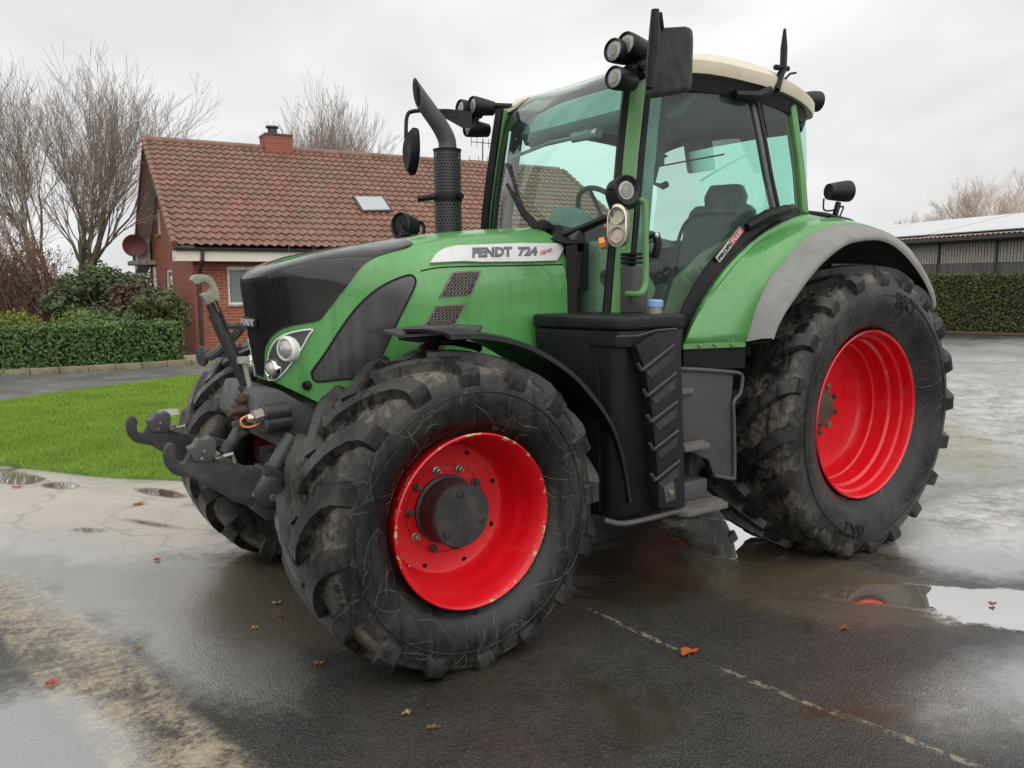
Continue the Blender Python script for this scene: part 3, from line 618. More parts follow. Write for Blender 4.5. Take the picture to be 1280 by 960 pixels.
# headlights (built on the left, mirrored to the right)
hl = [hood_lt(*p) for p in spline(Z4([(402, 527), (385, 557), (340, 640), (270, 735), (235, 770), (200, 780), (186, 768), (184, 690), (190, 645), (212, 597), (250, 562), (310, 540)]), 4, True)]
def headlight():
    for s in (1, -1):
        fl = lambda p: Vector((p.x, p.y*s, p.z))
        ob = panel('headlight', hl, CHAR_L, TR, off=.004, th=.02)
        if s < 0:
            for v in ob.data.vertices: v.co.y *= -1
            ob.data.flip_normals()
        for (u, v), r, mt in ((Z4([(282, 624)])[0], .043, 0), (Z4([(213, 722)])[0], .034, 1)):
            q = hood_lt(u, v); p = fl(hoodP(*q)); n = fl(hoodN(*q)); ax = (n*.55+Vector((1, .25*s, .0))).normalized(); p = p+n*.004
            mb = MB(); mb.lathe([(r*1.45, -.02), (r*1.42, .01), (r*1.2, .022), (r*1.05, .018)], p, ax, 28); mb.build('bezel', WHITE if not mt else CHROME, ob)
            mb = MB(); mb.lathe([(r*1.08, .012), (r*.95, .022), (r*.7, .032), (r*.35, .038), (.0005, .04)], p, ax, 28); mb.build('lens', LENS, ob)
        sil = MB()
        sil.tube([fl(hoodP(*q)+hoodN(*q)*.006) for q in hl+hl[:1]], .0045, 6); sil.build('trim', WHITE, ob)
headlight()
MB().lathe([(.022, 0), (.022, .012), (.012, .016), (.009, .01), (.0005, .012)], hoodP(*hood_lt(*Z4([(377, 806)])[0])), hoodN(*hood_lt(*Z4([(377, 806)])[0])), 16).build('hood_latch', BLACK_S, hood)
# ---- cab
def sidey(x, z):
    return lerp_tab([(-2.75, .70), (-2.5, .755), (-2.2, .79), (-1.8, .77), (-1.45, .71), (-1.2, .655), (-1.0, .61)], x) - .05*max(z-2.1, 0)/.7
def on_side(u, v, out=0):
    y = .75
    for _ in range(12): p = at(u, v, y=y+out); y = sidey(p.x, p.z)
    return Vector((p.x, y+out, p.z))
def mir(p): return Vector((p[0], -p[1], p[2]))
def ribbon(mb, pts, w_dir, w, th_dir, th, mi=0):
    """bar of w x th section along pts"""
    rows = []
    for i, p in enumerate(pts):
        a = Vector(w_dir(i) if callable(w_dir) else w_dir)*w/2; b = Vector(th_dir)*th/2; rows.append([p-a-b, p+a-b, p+a+b, p-a+b])
    mb.loft(rows, True, mi, True)
side_rows = {}
AP = [on_side(u, v) for u, v in spline([(799, 86), (794, 130), (788, 190), (783, 250), (777, 320), (771, 390), (768, 440)], 3)]
for s, nm in ((1, 'cab_pillar'), (-1, 'cab_pillar')):
    f = (lambda p: p) if s > 0 else mir
    mb = MB(); ribbon(mb, [f(p) for p in AP], (.86, -.5*s, 0), .085, Vector((.5, .86*s, 0)), .05); pil = mb.build(nm, GREEN_D, TR, bevel=.012)
    mb = MB(); ribbon(mb, [f(p+Vector((.052, -.028, 0))) for p in AP], (.86, -.5*s, 0), .03, Vector((.5, .86*s, 0)), .045); mb.build('window_seal', BLACK_S, pil)
    mb = MB(); ribbon(mb, [f(p+Vector((-.052, .03, 0))) for p in AP], (.86, -.5*s, 0), .028, Vector((.5, .86*s, 0)), .045); mb.build('door_seal', BLACK_S, pil)
    # inner grey trim beside the door glass
    mb = MB(); ribbon(mb, [f(p+Vector((-.13, .0, 0))) for p in AP], (1, 0, 0), .08, Vector((0, 1, 0)), .03); mb.build('trim', LINING if s > 0 else DARKIN, pil)
    if s < 0: continue
    BP = [f(on_side(u, v)) for u, v in spline([(940, 120), (951, 170), (960, 220), (970, 266)], 3)]
    mb = MB(); ribbon(mb, BP, (1, 0, 0), .075, (0, 1, 0), .03); bp = mb.build('door_post', POSTG, TR, bevel=.008)
    mb = MB(); ribbon(mb, [p+Vector((-.008, .018*s, 0)) for p in BP], (1, 0, 0), .022, (0, 1, 0), .008); mb.build('door_seal', BLACK_S, bp)
    CP0 = 0
    CP = [f(on_side(u, v)) for u, v in spline([(985, 118), (993, 170), (999, 220), (1003, 275)], 3)]
    mb = MB(); ribbon(mb, CP, (1, 0, 0), .06, (0, 1, 0), .06); mb.build('cab_pillar', GREEN_D, TR, bevel=.012)
    # side window panes
    def pane(name, pxs, both_s=s, out=.004, mat_=GLASS):
        P2 = [on_side(u, v) for u, v in pxs]
        return panel(name, [(p.x, p.z) for p in P2], mat_, TR, off=.0, th=0, step=(.12, .15), P=lambda x, z: Vector((x, (sidey(x, z)+out)*both_s, z)), N=lambda x, z: Vector((0, both_s, 0)))
    pane('door_glass', [(804, 92), (850, 90), (900, 98), (938, 112), (950, 170), (967, 262), (948, 292), (915, 332), (884, 378), (858, 425), (845, 470), (768, 470), (776, 390), (786, 270), (796, 170)])
    pane('rear_side_glass', [(950, 120), (982, 122), (990, 180), (997, 262), (975, 266), (962, 190)])
# thin glass must be a single sheet: strip the duplicated back face of every pane
for o in list(bpy.data.objects):
    if o.name.split('.')[0] in ('door_glass', 'rear_side_glass'):
        bm = bmesh.new(); bm.from_mesh(o.data); n = len(bm.verts)//3; bm.verts.ensure_lookup_table()
        bmesh.ops.delete(bm, geom=[v for v in bm.verts if v.index >= n], context='VERTS'); bm.to_mesh(o.data); bm.free()
def roofz(x, y): return 2.995-.5*abs(y)**2.2*.42-.16*(max(-x-2.0, 0)/.8)**2.2-.21*(max(x+1.9, 0)/.55)**1.2*max(1-.78*(abs(y)/.7)**2, .1)
# windscreen: bowed sheet from the dash up into the roof
def wind(s_, k):
    """s_ -1..1 across, k 0..1 up"""
    prof = [(-1.045, 1.40), (-1.05, 1.70), (-1.06, 1.95), (-1.09, 2.2), (-1.14, 2.45), (-1.23, 2.66), (-1.385, 2.80), (-1.61, 2.90), (-1.9, 2.965)]
    i = min(int(k*8), 7); q = k*8-i; x, z = [prof[i][j]+(prof[i+1][j]-prof[i][j])*q for j in (0, 1)]
    ex = [-1.14, -1.15, -1.19, -1.22, -1.265, -1.32, -1.42, -1.62, -1.9][i]*(1-q)+[-1.14, -1.15, -1.19, -1.22, -1.265, -1.32, -1.42, -1.62, -1.9][i+1]*q
    ez = z-(0 if k < .55 else .06*(k-.55)/.45)
    hw = .625-.30*max(k-.58, 0)/.42
    a = abs(s_)**2
    X_ = x*(1-a)+ex*a; Z_ = z*(1-a)+ez*a; b_ = min(max((-X_-1.22)/.28, 0), 1); b_ = b_*b_*(3-2*b_); return Vector((X_, hw*s_, Z_*(1-b_)+(roofz(X_, hw*s_)+.006)*b_))
mb = MB(); mb.loft([[wind(-1+2*i/24, j/32) for i in range(25)] for j in range(33)]); mb.build('windscreen', GLASS, TR, smooth=60)
for s in (-1, 1): MB().tube([wind(s*.995, j/32) for j in range(25)], [.016]*20+[.013, .010, .007, .005, .003], 6, flat=.6).build('windscreen_seal', BLACK_S, TR)
mb = MB(); mb.loft([[(-2.68, y, 1.95), (-2.73, y, 2.3), (-2.68, y, 2.75)] for y in (-.66, -.3, 0, .3, .66)]); mb.build('rear_window', GLASS, TR, smooth=60)
# roof: domed cap, notched at the front where the windscreen runs into it
def roofz(x, y): return 2.995-.5*max(abs(y)-.0, 0)**2.2*.42-.16*(max(-x-2.0, 0)/.8)**2.2-.21*(max(x+1.9, 0)/.55)**1.2*max(1-.78*(abs(y)/.7)**2, .1)
ro = [(-1.30, .66), (-1.40, .735), (-1.7, .775), (-2.1, .80), (-2.5, .775), (-2.72, .70), (-2.83, .5), (-2.87, .2), (-2.87, -.2), (-2.83, -.5), (-2.72, -.70), (-2.5, -.775), (-2.1, -.80), (-1.7, -.775), (-1.40, -.735), (-1.30, -.66), (-1.33, -.60), (-1.45, -.54), (-1.68, -.48), (-1.83, -.3), (-1.87, 0), (-1.83, .3), (-1.68, .48), (-1.45, .54), (-1.33, .60)]
rp = spline(ro, 4, True)
def roofP(x, y):
    q = (abs((x+2.08)/.80)**4+abs(y/.80)**4)**.25; e = min(max((q-.82)/.18, 0), 1.1)
    return Vector((x, y, roofz(x, y)-.05*e*e))
def roofN(x, y):
    e = .01; a = roofP(x+e, y)-roofP(x-e, y); b = roofP(x, y+e)-roofP(x, y-e); n = a.cross(b).normalized(); return n if n.z > 0 else -n
roof = panel('roof', [tuple(p) for p in rp], CREAM, TR, off=0, th=.02, step=(.06, .06), P=roofP, N=roofN)
for s in (1, -1):
    cp_ = [at(u, v, x=x_) for u, v, x_ in ((631, 142, -1.35), (636, 132, -1.38), (645, 124.5, -1.43), (660, 119.5, -1.50), (684, 116.5, -1.58), (670, 125, -1.50), (656, 138, -1.40))]; cp_ = [Vector((p.x, -p.y*s if s > 0 else p.y, p.z)) for p in cp_]
    MB().prism(cp_, (-.14, 0, .01)).build('roof_corner', CREAM, roof, bevel=.006)
# cream edge band under the cap, dark gutter, headlining
mb = MB(); rows = []
edge = [p for p in rp if not (p.x > -1.95 and abs(p.y) < .63)]
edge = sorted(edge, key=lambda p: math.atan2(p.y, -(p.x+1.6)))
rows = [[roofP(p.x, p.y)+Vector((0, 0, .0)), Vector((p.x, p.y, roofP(p.x, p.y).z-.03)), Vector((p.x*.995-.01, p.y*.99, roofP(p.x, p.y).z-.065)), Vector((p.x+(.04 if p.x < -2.6 else 0), p.y*.95, roofP(p.x, p.y).z-.07))] for p in edge]
mb.loft(rows); mb.build('roof_edge', CREAM, roof, smooth=50)
mb = MB(); rows = [[Vector((p.x+(.03 if p.x < -2.6 else 0), p.y*.965, roofP(p.x, p.y).z-.06)), Vector((p.x+(.06 if p.x < -2.6 else 0), p.y*.945, roofP(p.x, p.y).z-.15)), Vector((p.x+(.09 if p.x < -2.6 else 0), p.y*.90, roofP(p.x, p.y).z-.155))] for p in edge]
mb.loft(rows); mb.build('roof_gutter', BLACK_S, roof, smooth=50)
mb = MB(); n = 10
mb.loft([[(x, y, lerp_tab([(-2.7, 2.68), (-2.3, 2.72), (-1.7, 2.70), (-1.62, 2.60), (-1.55, 2.54)], x)) for y in (-.70, -.4, 0, .4, .70)] for x in (-2.7, -2.5, -2.3, -2.0, -1.7, -1.62, -1.55)])
mb.loft([[(-1.55, y, 2.54), (-1.47, y, 2.56), (-1.44, y, 2.62), (-1.5, y, 2.74), (-1.7, y, 2.84), (-1.9, y, 2.90)] for y in (-.62, -.3, 0, .3, .62)])
mb.build('headlining', LINING, TR, smooth=50, recalc=False)
# cab body below the glass: floor, bulkhead, dashboard, console, rear wall, inner side walls
mb = MB(); mb.box((-1.85, 0, 1.18), (1.55, 1.2, .26)); mb.box((-2.66, 0, 1.62), (.06, 1.2, .66)); mb.box((-1.16, 0, 1.28), (.2, 1.1, .3)); mb.build('cab_floor', DARKIN, TR, bevel=.02)
mb = MB(); mb.loft([[(-1.03, y, 1.86), (-1.10, y, 1.95), (-1.28, y, 1.96), (-1.42, y, 1.90), (-1.44, y, 1.78), (-1.25, y, 1.6), (-1.03, y, 1.62)] for y in (-.5, -.2, .1, .3, .42)], True, 0, True); mb.build('dashboard', DARKIN, TR, bevel=.015)
mb = MB(); mb.loft([[(-1.15, .28, z1), (-1.16, .48, z1), (-1.24-d, .57, z1), (-1.55-d, .50, z1), (-1.55-d, .26, z1)] for z1, d in ((1.3, -.05), (1.5, 0), (1.62, .05), (1.76, -.06), (1.88, -.1))], True, 0, True); mb.build('console', BEIGE, TR, bevel=.02)
MB().lathe([(.0005, 0), (.05, .002), (.05, .012), (.0005, .012)], (-1.20, .535, 1.68), (.5, 1, 0), 20).build('vent_grille', DARKIN, TR)
mb = MB()
ring = [Vector((-1.60+.11*math.cos(a)*1.0, .02+.2*math.sin(a), 2.06+.16*math.cos(a))) for a in [2*math.pi*k/28 for k in range(29)]]; mb.tube(ring, .016, 8, cap=False)
mb.tube([(-1.60, .02, 2.05), (-1.45, .02, 1.88)], .035, 8)
for a in (0, 2.1, 4.2): mb.tube([(-1.60, .02, 2.05), (-1.60+.11*math.cos(a), .02+.2*math.sin(a), 2.06+.16*math.cos(a))], .012, 6)
mb.build('steering_wheel', DARKIN, TR)
mb = MB(); mb.lathe([(.14, -.02), (.14, .05), (.12, .1), (.05, .13), (.0005, .135)], (-1.32, .05, 1.96), (-.35, 0, 1), 24); mb.build('instrument_pod', LINING, TR, bevel=0)
# driver's seat
seat = MB().box((-2.15, 0, 1.62), (.52, .5, .14)).build('driver_seat', SEATM, TR, bevel=.05, seg=3)
mb = MB(); mb.loft([[Vector((-2.42-.12*k-.07, y*w, 1.66+.56*k)) for y in (-.25, -.15, 0, .15, .25)]+[Vector((-2.42-.12*k+.05-.03*(abs(y) < .2), y*w, 1.66+.56*k)) for y in (.25, .15, 0, -.15, -.25)] for k, w in ((0, .95), (.3, 1.05), (.7, 1.0), (.93, .86), (1, .7))], True, 0, True); mb.build('backrest', SEATM, seat, bevel=.02, seg=2)
mb = MB(); mb.loft([[Vector((-2.57-.03*k+dx, y*w, 2.2+.16*k)) for dx, y in ((-.05, -.14), (-.05, .14), (.05, .12), (.05, -.12))] for k, w in ((0, 1), (.5, 1.1), (1, .8))], True, 0, True); mb.build('headrest', SEATM, seat, bevel=.02)
mb = MB(); mb.box((-2.1, .36, 1.80), (.42, .10, .07)); mb.build('armrest', SEATM, seat, bevel=.02)
mb = MB(); mb.box((-2.05, -.40, 1.78), (.5, .14, .10)); mb.box((-2.0, -.40, 1.6), (.4, .12, .3)); mb.build('armrest', DARKIN, seat, bevel=.02)
MB().box((-2.15, 0, 1.42), (.4, .36, .3)).build('seat_base', DARKIN, seat, bevel=.03)
SMX = Matrix.Translation((-2.42, .16, -.05)) @ Matrix.Rotation(.42, 4, 'Z') @ Matrix.Translation((2.3, 0, 0))
for o_ in [seat]+[c_ for c_ in bpy.data.objects if c_.parent == seat]: o_.data.transform(SMX)
# inner wheel housings, beige, left and right
for s in (1, -1):
    mb = MB(); pr = [(-1.55, 1.3), (-1.62, 1.5), (-1.75, 1.68), (-1.95, 1.83), (-2.2, 1.93), (-2.62, 1.97)]
    mb.loft([[(x, .70*s, z), (x, .50*s, z-.01), (x, .48*s, 1.3)] for x, z in pr]); mb.build('wheel_housing', BEIGE if s > 0 else DARKIN, TR, smooth=40)
# curved cable / grab hose seen through the door, sun blind, screens, inner mirror
mb = MB(); mb.tube([on_side(u, v)-Vector((0, .06, 0)) for u, v in spline([(838, 388), (848, 350), (858, 300), (870, 275), (890, 267), (930, 266)], 5)], .010, 6); mb.build('door_rail', BLACK_S, TR)
mb = MB(); mb.tube([(-1.30, -.55, 2.45), (-1.22, 0, 2.47), (-1.22, .42, 2.46)], .011, 6); mb.tube([(-1.22, .20, 2.465), (-1.22, .42, 2.46)], .028, 8); mb.build('sun_blind', LINING, TR)
mb = MB(); mb.tube([on_side(836, 170)-Vector((.05, .1, 0)), on_side(831, 200)-Vector((.05, .1, 0)), on_side(828, 225)-Vector((.05, .12, 0)), on_side(836, 230)-Vector((.05, .1, 0))], .013, 6); mb.tube([on_side(836, 230)-Vector((.05, .1, 0)), on_side(842, 227)-Vector((.05, .1, 0))], .02, 6); mb.build('wiper_lever', DARKIN, TR)
mb = MB(); c = Vector((-2.45, -.45, 2.56)); mb.box(c, (.05, .26, .2)); mb.build('rear_view_mirror', LINING, TR, bevel=.03, seg=3)
mb = MB(); mb.tube([(-2.3, -.6, 2.43), (-2.6, .1, 2.5)], .006, 5); mb.build('cable', DARKIN, TR)
mb = MB(); mb.box((-1.68, -.52, 1.92), (.05, .2, .16), Matrix.Rotation(.3, 3, 'Z')); mb.tube([(-1.7, -.52, 1.86), (-1.9, -.45, 1.8)], .012, 6); mb.build('terminal', DARKIN, TR, bevel=.01)
mb = MB(); mb.tube([(-1.33, -.56, 2.47), (-1.30, -.56, 2.3), (-1.30, -.54, 2.22)], .009, 5); mb.tube([(-1.33, -.56, 2.36), (-1.3, -.45, 2.34)], .009, 5); mb.box((-1.30, -.52, 2.24), (.05, .05, .09)); mb.build('wiring_loom', DARKIN, TR)
# wiper on the screen
mb = MB(); pv = at(674, 287, x=-1.0); q = at(639, 231, x=-1.13)+Vector((.03, 0, 0)); mb.tube([pv, pv.lerp(q, .35)+Vector((.03, 0, 0)), q], [.028, .02, .01], 6); mb.tube([at(634, 205, x=-1.16), at(655, 262, x=-1.06)], .009, 5)
mb.lathe([(.045, 0), (.045, .05), (.03, .07), (.0005, .075)], pv-Vector((.05, 0, 0)), (1, .3, .3), 14); mb.tube([pv+Vector((0, .0, -.03)), pv+Vector((.0, .12, -.06))], .02, 6); mb.build('wiper', BLACK_S, TR)
mb = MB(); mb.tube([(-1.02, -.3, 1.86), (-1.035, 0, 1.865), (-1.06, .3, 1.905), (-1.165, .53, 1.985), (-1.20, .62, 2.01)], .022, 6); mb.build('screen_lower_edge', BLACK_S, TR)
# black scuttle between hood and cab
mb = MB(); mb.loft([[(-.97, .455, 1.85), (-1.01, .50, 1.85), (-1.01, .40, 1.88)], [(-.97, .455, 1.2), (-1.01, .50, 1.2), (-1.01, .40, 1.2)]], True, 0, True); mb.loft([[(-.96, y*.46, 1.93-.07*y*y), (-1.06, y*.5, 1.95-.09*y*y), (-1.06, y*.5, 1.82)] for y in (-1, -.6, -.2, .2, .6, 1)]); mb.build('scuttle', BLACK_S, TR)
# front post foot beside the tank with slots
mb = MB(); p0 = at(789, 388, y=.70); mb.box((p0.x, .72, p0.z+.11), (.11, .1, .24)); f_ = mb.build('post_foot', CHAR_L, TR, bevel=.008)
mb = MB()
for k in range(3): mb.box((p0.x, .725, p0.z+.25+.022*k), (.112, .1, .012))
mb.build('slot_cover', BLACK_S, f_)
# ---- rear fenders
XZ = lambda pts, y: [(lambda p: (p.x, p.z))(at(u, v, y=y)) for u, v in pts]
Cc = XZ(spline([(932, 428), (944, 388), (960, 352), (980, 327), (1005, 300), (1035, 284), (1058, 281), (1080, 283), (1110, 292), (1135, 310), (1150, 332), (1165, 362)], 4), 1.0)
Ec = XZ(spline([(967, 424), (975, 402), (995, 370), (1025, 331), (1055, 306), (1077, 299), (1100, 298), (1120, 306), (1140, 325), (1157, 350), (1168, 375), (1169, 385)], 4), 1.13)
Aa = [on_side(u, v, .02) for u, v in spline([(852, 432), (870, 388), (897, 343), (935, 303), (970, 279), (1003, 266)], 4)]
Aa = [tuple(p) for p in Aa] + [(-2.75, .74, 2.04), (-3.0, .74, 2.01), (-3.25, .74, 1.92), (-3.5, .74, 1.74), (-3.62, .74, 1.56)]
Ba = [tuple(at(u, v, y=.82)) for u, v in spline([(856, 431), (871, 397), (898, 360), (925, 326), (955, 301), (1000, 280)], 4)] + [(-2.75, .84, 2.03), (-3.0, .84, 2.01), (-3.25, .84, 1.93), (-3.5, .84, 1.76), (-3.64, .84, 1.57)]
NF = 44
c3 = resample([(x, 1.0, z) for x, z in Cc], NF); e3 = resample([(x, 1.13, z) for x, z in Ec], NF); a3 = resample(Aa, NF); b3 = resample(Ba, NF)
def fender():
    for s in (1, -1):
        f = (lambda p: Vector(p)) if s > 0 else mir
        mb = MB(); rows = []
        for a, b, c in zip(a3, b3, c3):
            m1 = b.lerp(c, .5)+Vector((0, .0, .008)); rows.append([f(a), f(a.lerp(b, .75)), f(b+Vector((0, -.006, -.004))), f(b+Vector((0, .006, .006))), f(m1), f(c)])
        mb.loft(rows); fd = mb.build('rear_fender', GREEN, TR, smooth=28)
        md = fd.modifiers.new('thickness', 'SOLIDIFY'); md.thickness = .012; md.offset = 0
        mb = MB(); rows = []; o = Vector((WB, 0, ZR))
        for c, e in zip(c3, e3):
            inw = lambda p, d: Vector((p.x, p.y, p.z))+(Vector((WB, p.y, ZR))-p).normalized()*d
            rows.append([f(c+Vector((0, .002, .004))), f(c.lerp(e, .5)+Vector((0, .012, .012))), f(c.lerp(e, .86)+Vector((0, .010, .008))), f(e), f(inw(e, .012)+Vector((0, -.006, 0)))])
        mb.loft(rows); mb.build('fender_extension', RUBGREY, fd, smooth=50)
        mb = MB(); rows = [[f(e+(Vector((WB, e.y, ZR))-e).normalized()*.012+Vector((0, -.006, 0))), f(c+(Vector((WB, c.y, ZR))-c).normalized()*.03), f(Vector((b.x, .58, b.z-.04))), f(Vector((b.x, .30, b.z-.10)))] for c, e, b in zip(c3, e3, b3)]
        mb.loft(rows); mb.build('fender_liner', BLACK_S, fd, smooth=50)
        if s > 0:
            mb = MB(); mb.tube([f(p) for p in a3[:24]], .016, 6, flat=.7); mb.build('door_sill_seal', BLACK_S, fd)
            rows = [[f(a+Vector((0, .004, 0))), f(a+Vector((.055*(-.6 if i < 0 else 1), -.02, .055)))] for i, a in enumerate(a3[:23])]
            mb = MB(); mb.loft([[p, q, q-Vector((0, .01, 0)), p-Vector((0, .01, 0))] for p, q in rows], True, 0, True); mb.build('door_lower_frame', BLACK_S, fd, smooth=50)
            # flange with screws
            fl = [a3[0], b3[0], c3[0]]; mb = MB(); ribbon(mb, [Vector(p)+Vector((.004, 0, -.008)) for p in fl], (0, 0, 1), .032, (1, 0, 0), .01); mb.build('fender_flange', GREEN_D, fd)
            for k in (.25, .5, .78): MB().lathe([(.011, 0), (.009, .006), (.0005, .008)], b3[0].lerp(c3[0], k)+Vector((.012, .012, -.008)), (1, .5, 0), 10).build('screw', BARE, fd)
            mb = MB(); ribbon(mb, [Vector((p[0]-.02, p[1]-.02, p[2]-.08)) for p in fl], (0, 0, 1), .12, (1, 0, 0), .012); mb.build('mud_flap', BLACK_S, fd)
            # decal on the door frame
            a, b = on_side(899, 328, .03), on_side(929, 289, .03); up = (on_side(894, 322, .03)-a)
            ax = (b-a); qa = [a+up*.0, a+ax, a+ax+up, a+up]
            dc = MB().prism(qa, (.0, .004, .0)).build('decal', SILVER, TR)
            MB().prism([a+ax*.53+Vector((0, .006, 0)), a+ax+Vector((0, .006, 0)), a+ax+up+Vector((0, .006, 0)), a+ax*.53+up+Vector((0, .006, 0))], (0, .001, 0)).build('red_field', DECALRED, dc)
            for body, k0, k1, mt in (('PROFI', .03, .5, BLACK_S), ('PLUS', .57, .96, SILVER)):
                vs, fs = text_geo(body, 1, .5, .03); MB().add([a+ax*(k0+(k1-k0)*x)+up*(.2+.6*y)+Vector((0, .008+.001*z, 0)) for x, y, z in vs], fs).build('lettering', mt, dc, smooth=0)
fender()
# door hinges and handle
mb = MB(); h0, h1, h2 = on_side(918, 119, .04), on_side(946, 121, .06), on_side(962, 113, .04); mb.tube([h0, h0.lerp(h1, .5), h1, h2], [.028, .032, .034, .026], 8); mb.build('door_hinge', BLACK_S, TR)
mb = MB(); h0, h1, h2 = on_side(934, 284, .05), on_side(958, 270, .07), on_side(984, 262, .05); mb.tube([h0, h0.lerp(h1, .5), h1, h2], [.026, .034, .036, .03], 8); mb.build('door_hinge', BLACK_S, TR)
mb = MB(); a = on_side(820, 292, .03); b = on_side(818, 322, .03); mb.tube([a, a.lerp(b, .5)+Vector((0, .02, 0)), b], .022, 8); hd = mb.build('door_handle', BLACK_S, TR)
MB().lathe([(.014, 0), (.014, .01), (.0005, .012)], on_side(820, 294, .055), (0, 1, 0), 12).build('lock', CHROME, hd)
mb = MB(); pts = spline([at(793, 254, y=.74), at(800, 251, y=.84), at(806, 256, y=.86), at(807, 300, y=.86), at(807, 350, y=.86), at(804, 363, y=.86), at(797, 368, y=.84), at(784, 367, y=.74)], 4); mb.tube(pts, .0165, 10); mb.build('grab_rail', GREEN_D, TR)
# ---- lamps, mirrors, aerial, exhaust
def worklamp(p, ax, r, parent=TR, depth=.1, name='work_lamp', rear=.8, lens=.87):
    ax = Vector(ax).normalized(); mb = MB(); mb.lathe([(.0005, -depth), (r*rear, -depth), (r*.98, -depth*.45), (r*1.06, -.02), (r*1.06, .006), (r*.97, .012), (r*lens, .002)], p, ax, 24); lp = mb.build(name, BLACK, parent, smooth=40)
    mb = MB(); mb.lathe([(r*lens, -.002), (r*.6, .004), (.0005, .006)], p, ax, 24); mb.build('lens', LENS, lp)
    if r > .05: mb = MB(); mb.lathe([(r*.5, .0045), (r*.46, .008), (r*.4, .0075), (r*.2, .009), (.0005, .009)], p, ax, 16); mb.build('reflector', LENS2, lp)
    return lp
fw = Vector((1, .15, .02))
for u, v, y, r in ((767, 63, .72, .056), (783, 55, .76, .056), (768, 97, .76, .054)): worklamp(at(u, v, y=y), fw, r, depth=.14 if v > 90 else .16)
for u, v, y, r in ((576, 136, -.80, .057), (591, 132, -.72, .057), (585, 160, -.80, .054)): worklamp(at(u, v, y=y), Vector((1, -.05, .02)), r, depth=.15)
mb = MB(); a = at(640, 134, y=-.62); mb.tube([a, at(615, 133, y=-.70), at(596, 140, y=-.76)], .035, 8, flat=.7); mb.tube([at(596, 140, y=-.76), at(590, 160, y=-.78)], .03, 8); mb.build('lamp_bracket', BLACK_S, TR)
mb = MB(); mb.tube([at(808, 90, y=.64), at(797, 85, y=.72), at(785, 90, y=.76)], .035, 8); mb.tube([at(800, 62, y=.70), at(798, 95, y=.74)], .04, 8); mb.build('lamp_bracket', BLACK_S, TR)
# left mirror head: dark back of a big flat mirror on a vertical arm
def mirror_l():
    c = [at(u, v, y=1.12) for u, v in ((818, 38), (860, 35), (866, 42), (865, 108), (856, 116), (812, 123), (808, 118))]
    tl = [at(u, v, y=1.12-.10*(u-808)/58) for u, v in spline([(820, 38), (852, 35), (861, 35.5), (865.5, 42), (865, 80), (863.5, 107), (856, 115), (812, 122.5), (808.5, 118), (812, 80), (817, 45)], 4, True)]
    mb = MB(); cen = sum(tl, Vector())/len(tl); nrm = Vector((.85, .5, .0)).normalized()
    rows = [[cen+(p-cen)*k-nrm*d for p in tl] for k, d in ((.93, -.045), (.985, -.03), (1, -.005), (1, .012), (.95, .016))]
    mb.loft(rows, True, 0, True); m = mb.build('mirror', BLACK_S, TR, smooth=40)
    mb = MB(); mb.loft([[cen+(p-cen)*.94-nrm*.018 for p in tl], [cen+(p-cen)*.93-nrm*.019 for p in tl]], True, 0, True); mb.build('mirror_glass', CHROME, m, smooth=0)
    mb = MB(); a = [at(u, v, y=1.14) for u, v in ((819, 12), (818.5, 40), (815, 78), (811, 110))]; mb.tube(a, [.018, .026, .026, .016], 8); mb.tube([at(824, 16, y=1.12), at(827, 38, y=1.1)], .014, 6); mb.tube([at(812, 80, y=1.12), at(806, 82, y=.9), at(805, 84, y=.66)], .022, 8); mb.build('mirror_arm', BLACK_S, m)
mirror_l()
def mirror_r():
    tl = [at(u, v, x=-.84) for u, v in spline([(520, 160), (522, 185), (520, 205), (515.5, 219), (510, 205), (509, 185), (513, 168)], 4, True)]
    cen = sum(tl, Vector())/len(tl); mb = MB(); tl = [cen+Vector((0, (p.y-cen.y)*1.0, p.z-cen.z)) for p in tl]
    n = Vector((1, -.1, 0)); mb.loft([[cen+(p-cen)*k+n*d for p in tl] for k, d in ((.8, .04), (1, .015), (1, -.01), (.95, -.02))], True, 0, True); m = mb.build('mirror', BLACK_S, TR, smooth=40)
    mb = MB(); mb.tube(spline([at(508, 190, x=-.86), at(507.5, 165, x=-.86), at(509, 145, x=-.88), at(517, 139, x=-.92), at(545, 138.5, x=-1.02), at(570, 141, x=-1.08), at(582, 146, x=-1.1)], 4), .0135, 8)
    mb.loft([[at(u, v, x=-1.04), at(u, v2, x=-1.04), at(u, v2, x=-1.07), at(u, v, x=-1.07)] for u, v, v2 in ((545, 136, 143), (560, 136, 150), (578, 138, 160), (590, 140, 160))], True, 0, True); mb.build('mirror_arm', BLACK_S, m)
mirror_r()
# round lamp and twin lamp on the left pillar
p = at(783, 238, y=.86); lp = worklamp(p, (.12, 1, .04), .072, depth=.085, rear=.9, lens=.68)
mb = MB(); mb.tube(spline([p-Vector((.06, 0, -.02)), at(762, 236, y=.82), at(759, 245, y=.82), at(764, 262, y=.82), at(763, 275, y=.8)], 4), .009, 6); mb.build('lamp_cable', BLACK_S, lp)
q0 = at(771, 282, y=.85); ax = Vector((1, .55, 0)).normalized(); sx = Vector((-.55, 1, 0)).normalized()
mb = MB(); prof = [(.052*math.cos(a)*1.0, .105*(abs(math.sin(a))**.6)*(1 if math.sin(a) > 0 else -1)) for a in [2*math.pi*k/24 for k in range(24)]]
mb.loft([[q0+sx*x*k+Vector((0, 0, z*k))+ax*d for x, z in prof] for k, d in ((.7, -.1), (.95, -.07), (1, -.01), (1, 0), (.86, .004), (.84, -.02))], True, 0, True); tw = mb.build('twin_lamp', BRASS, TR, smooth=40)
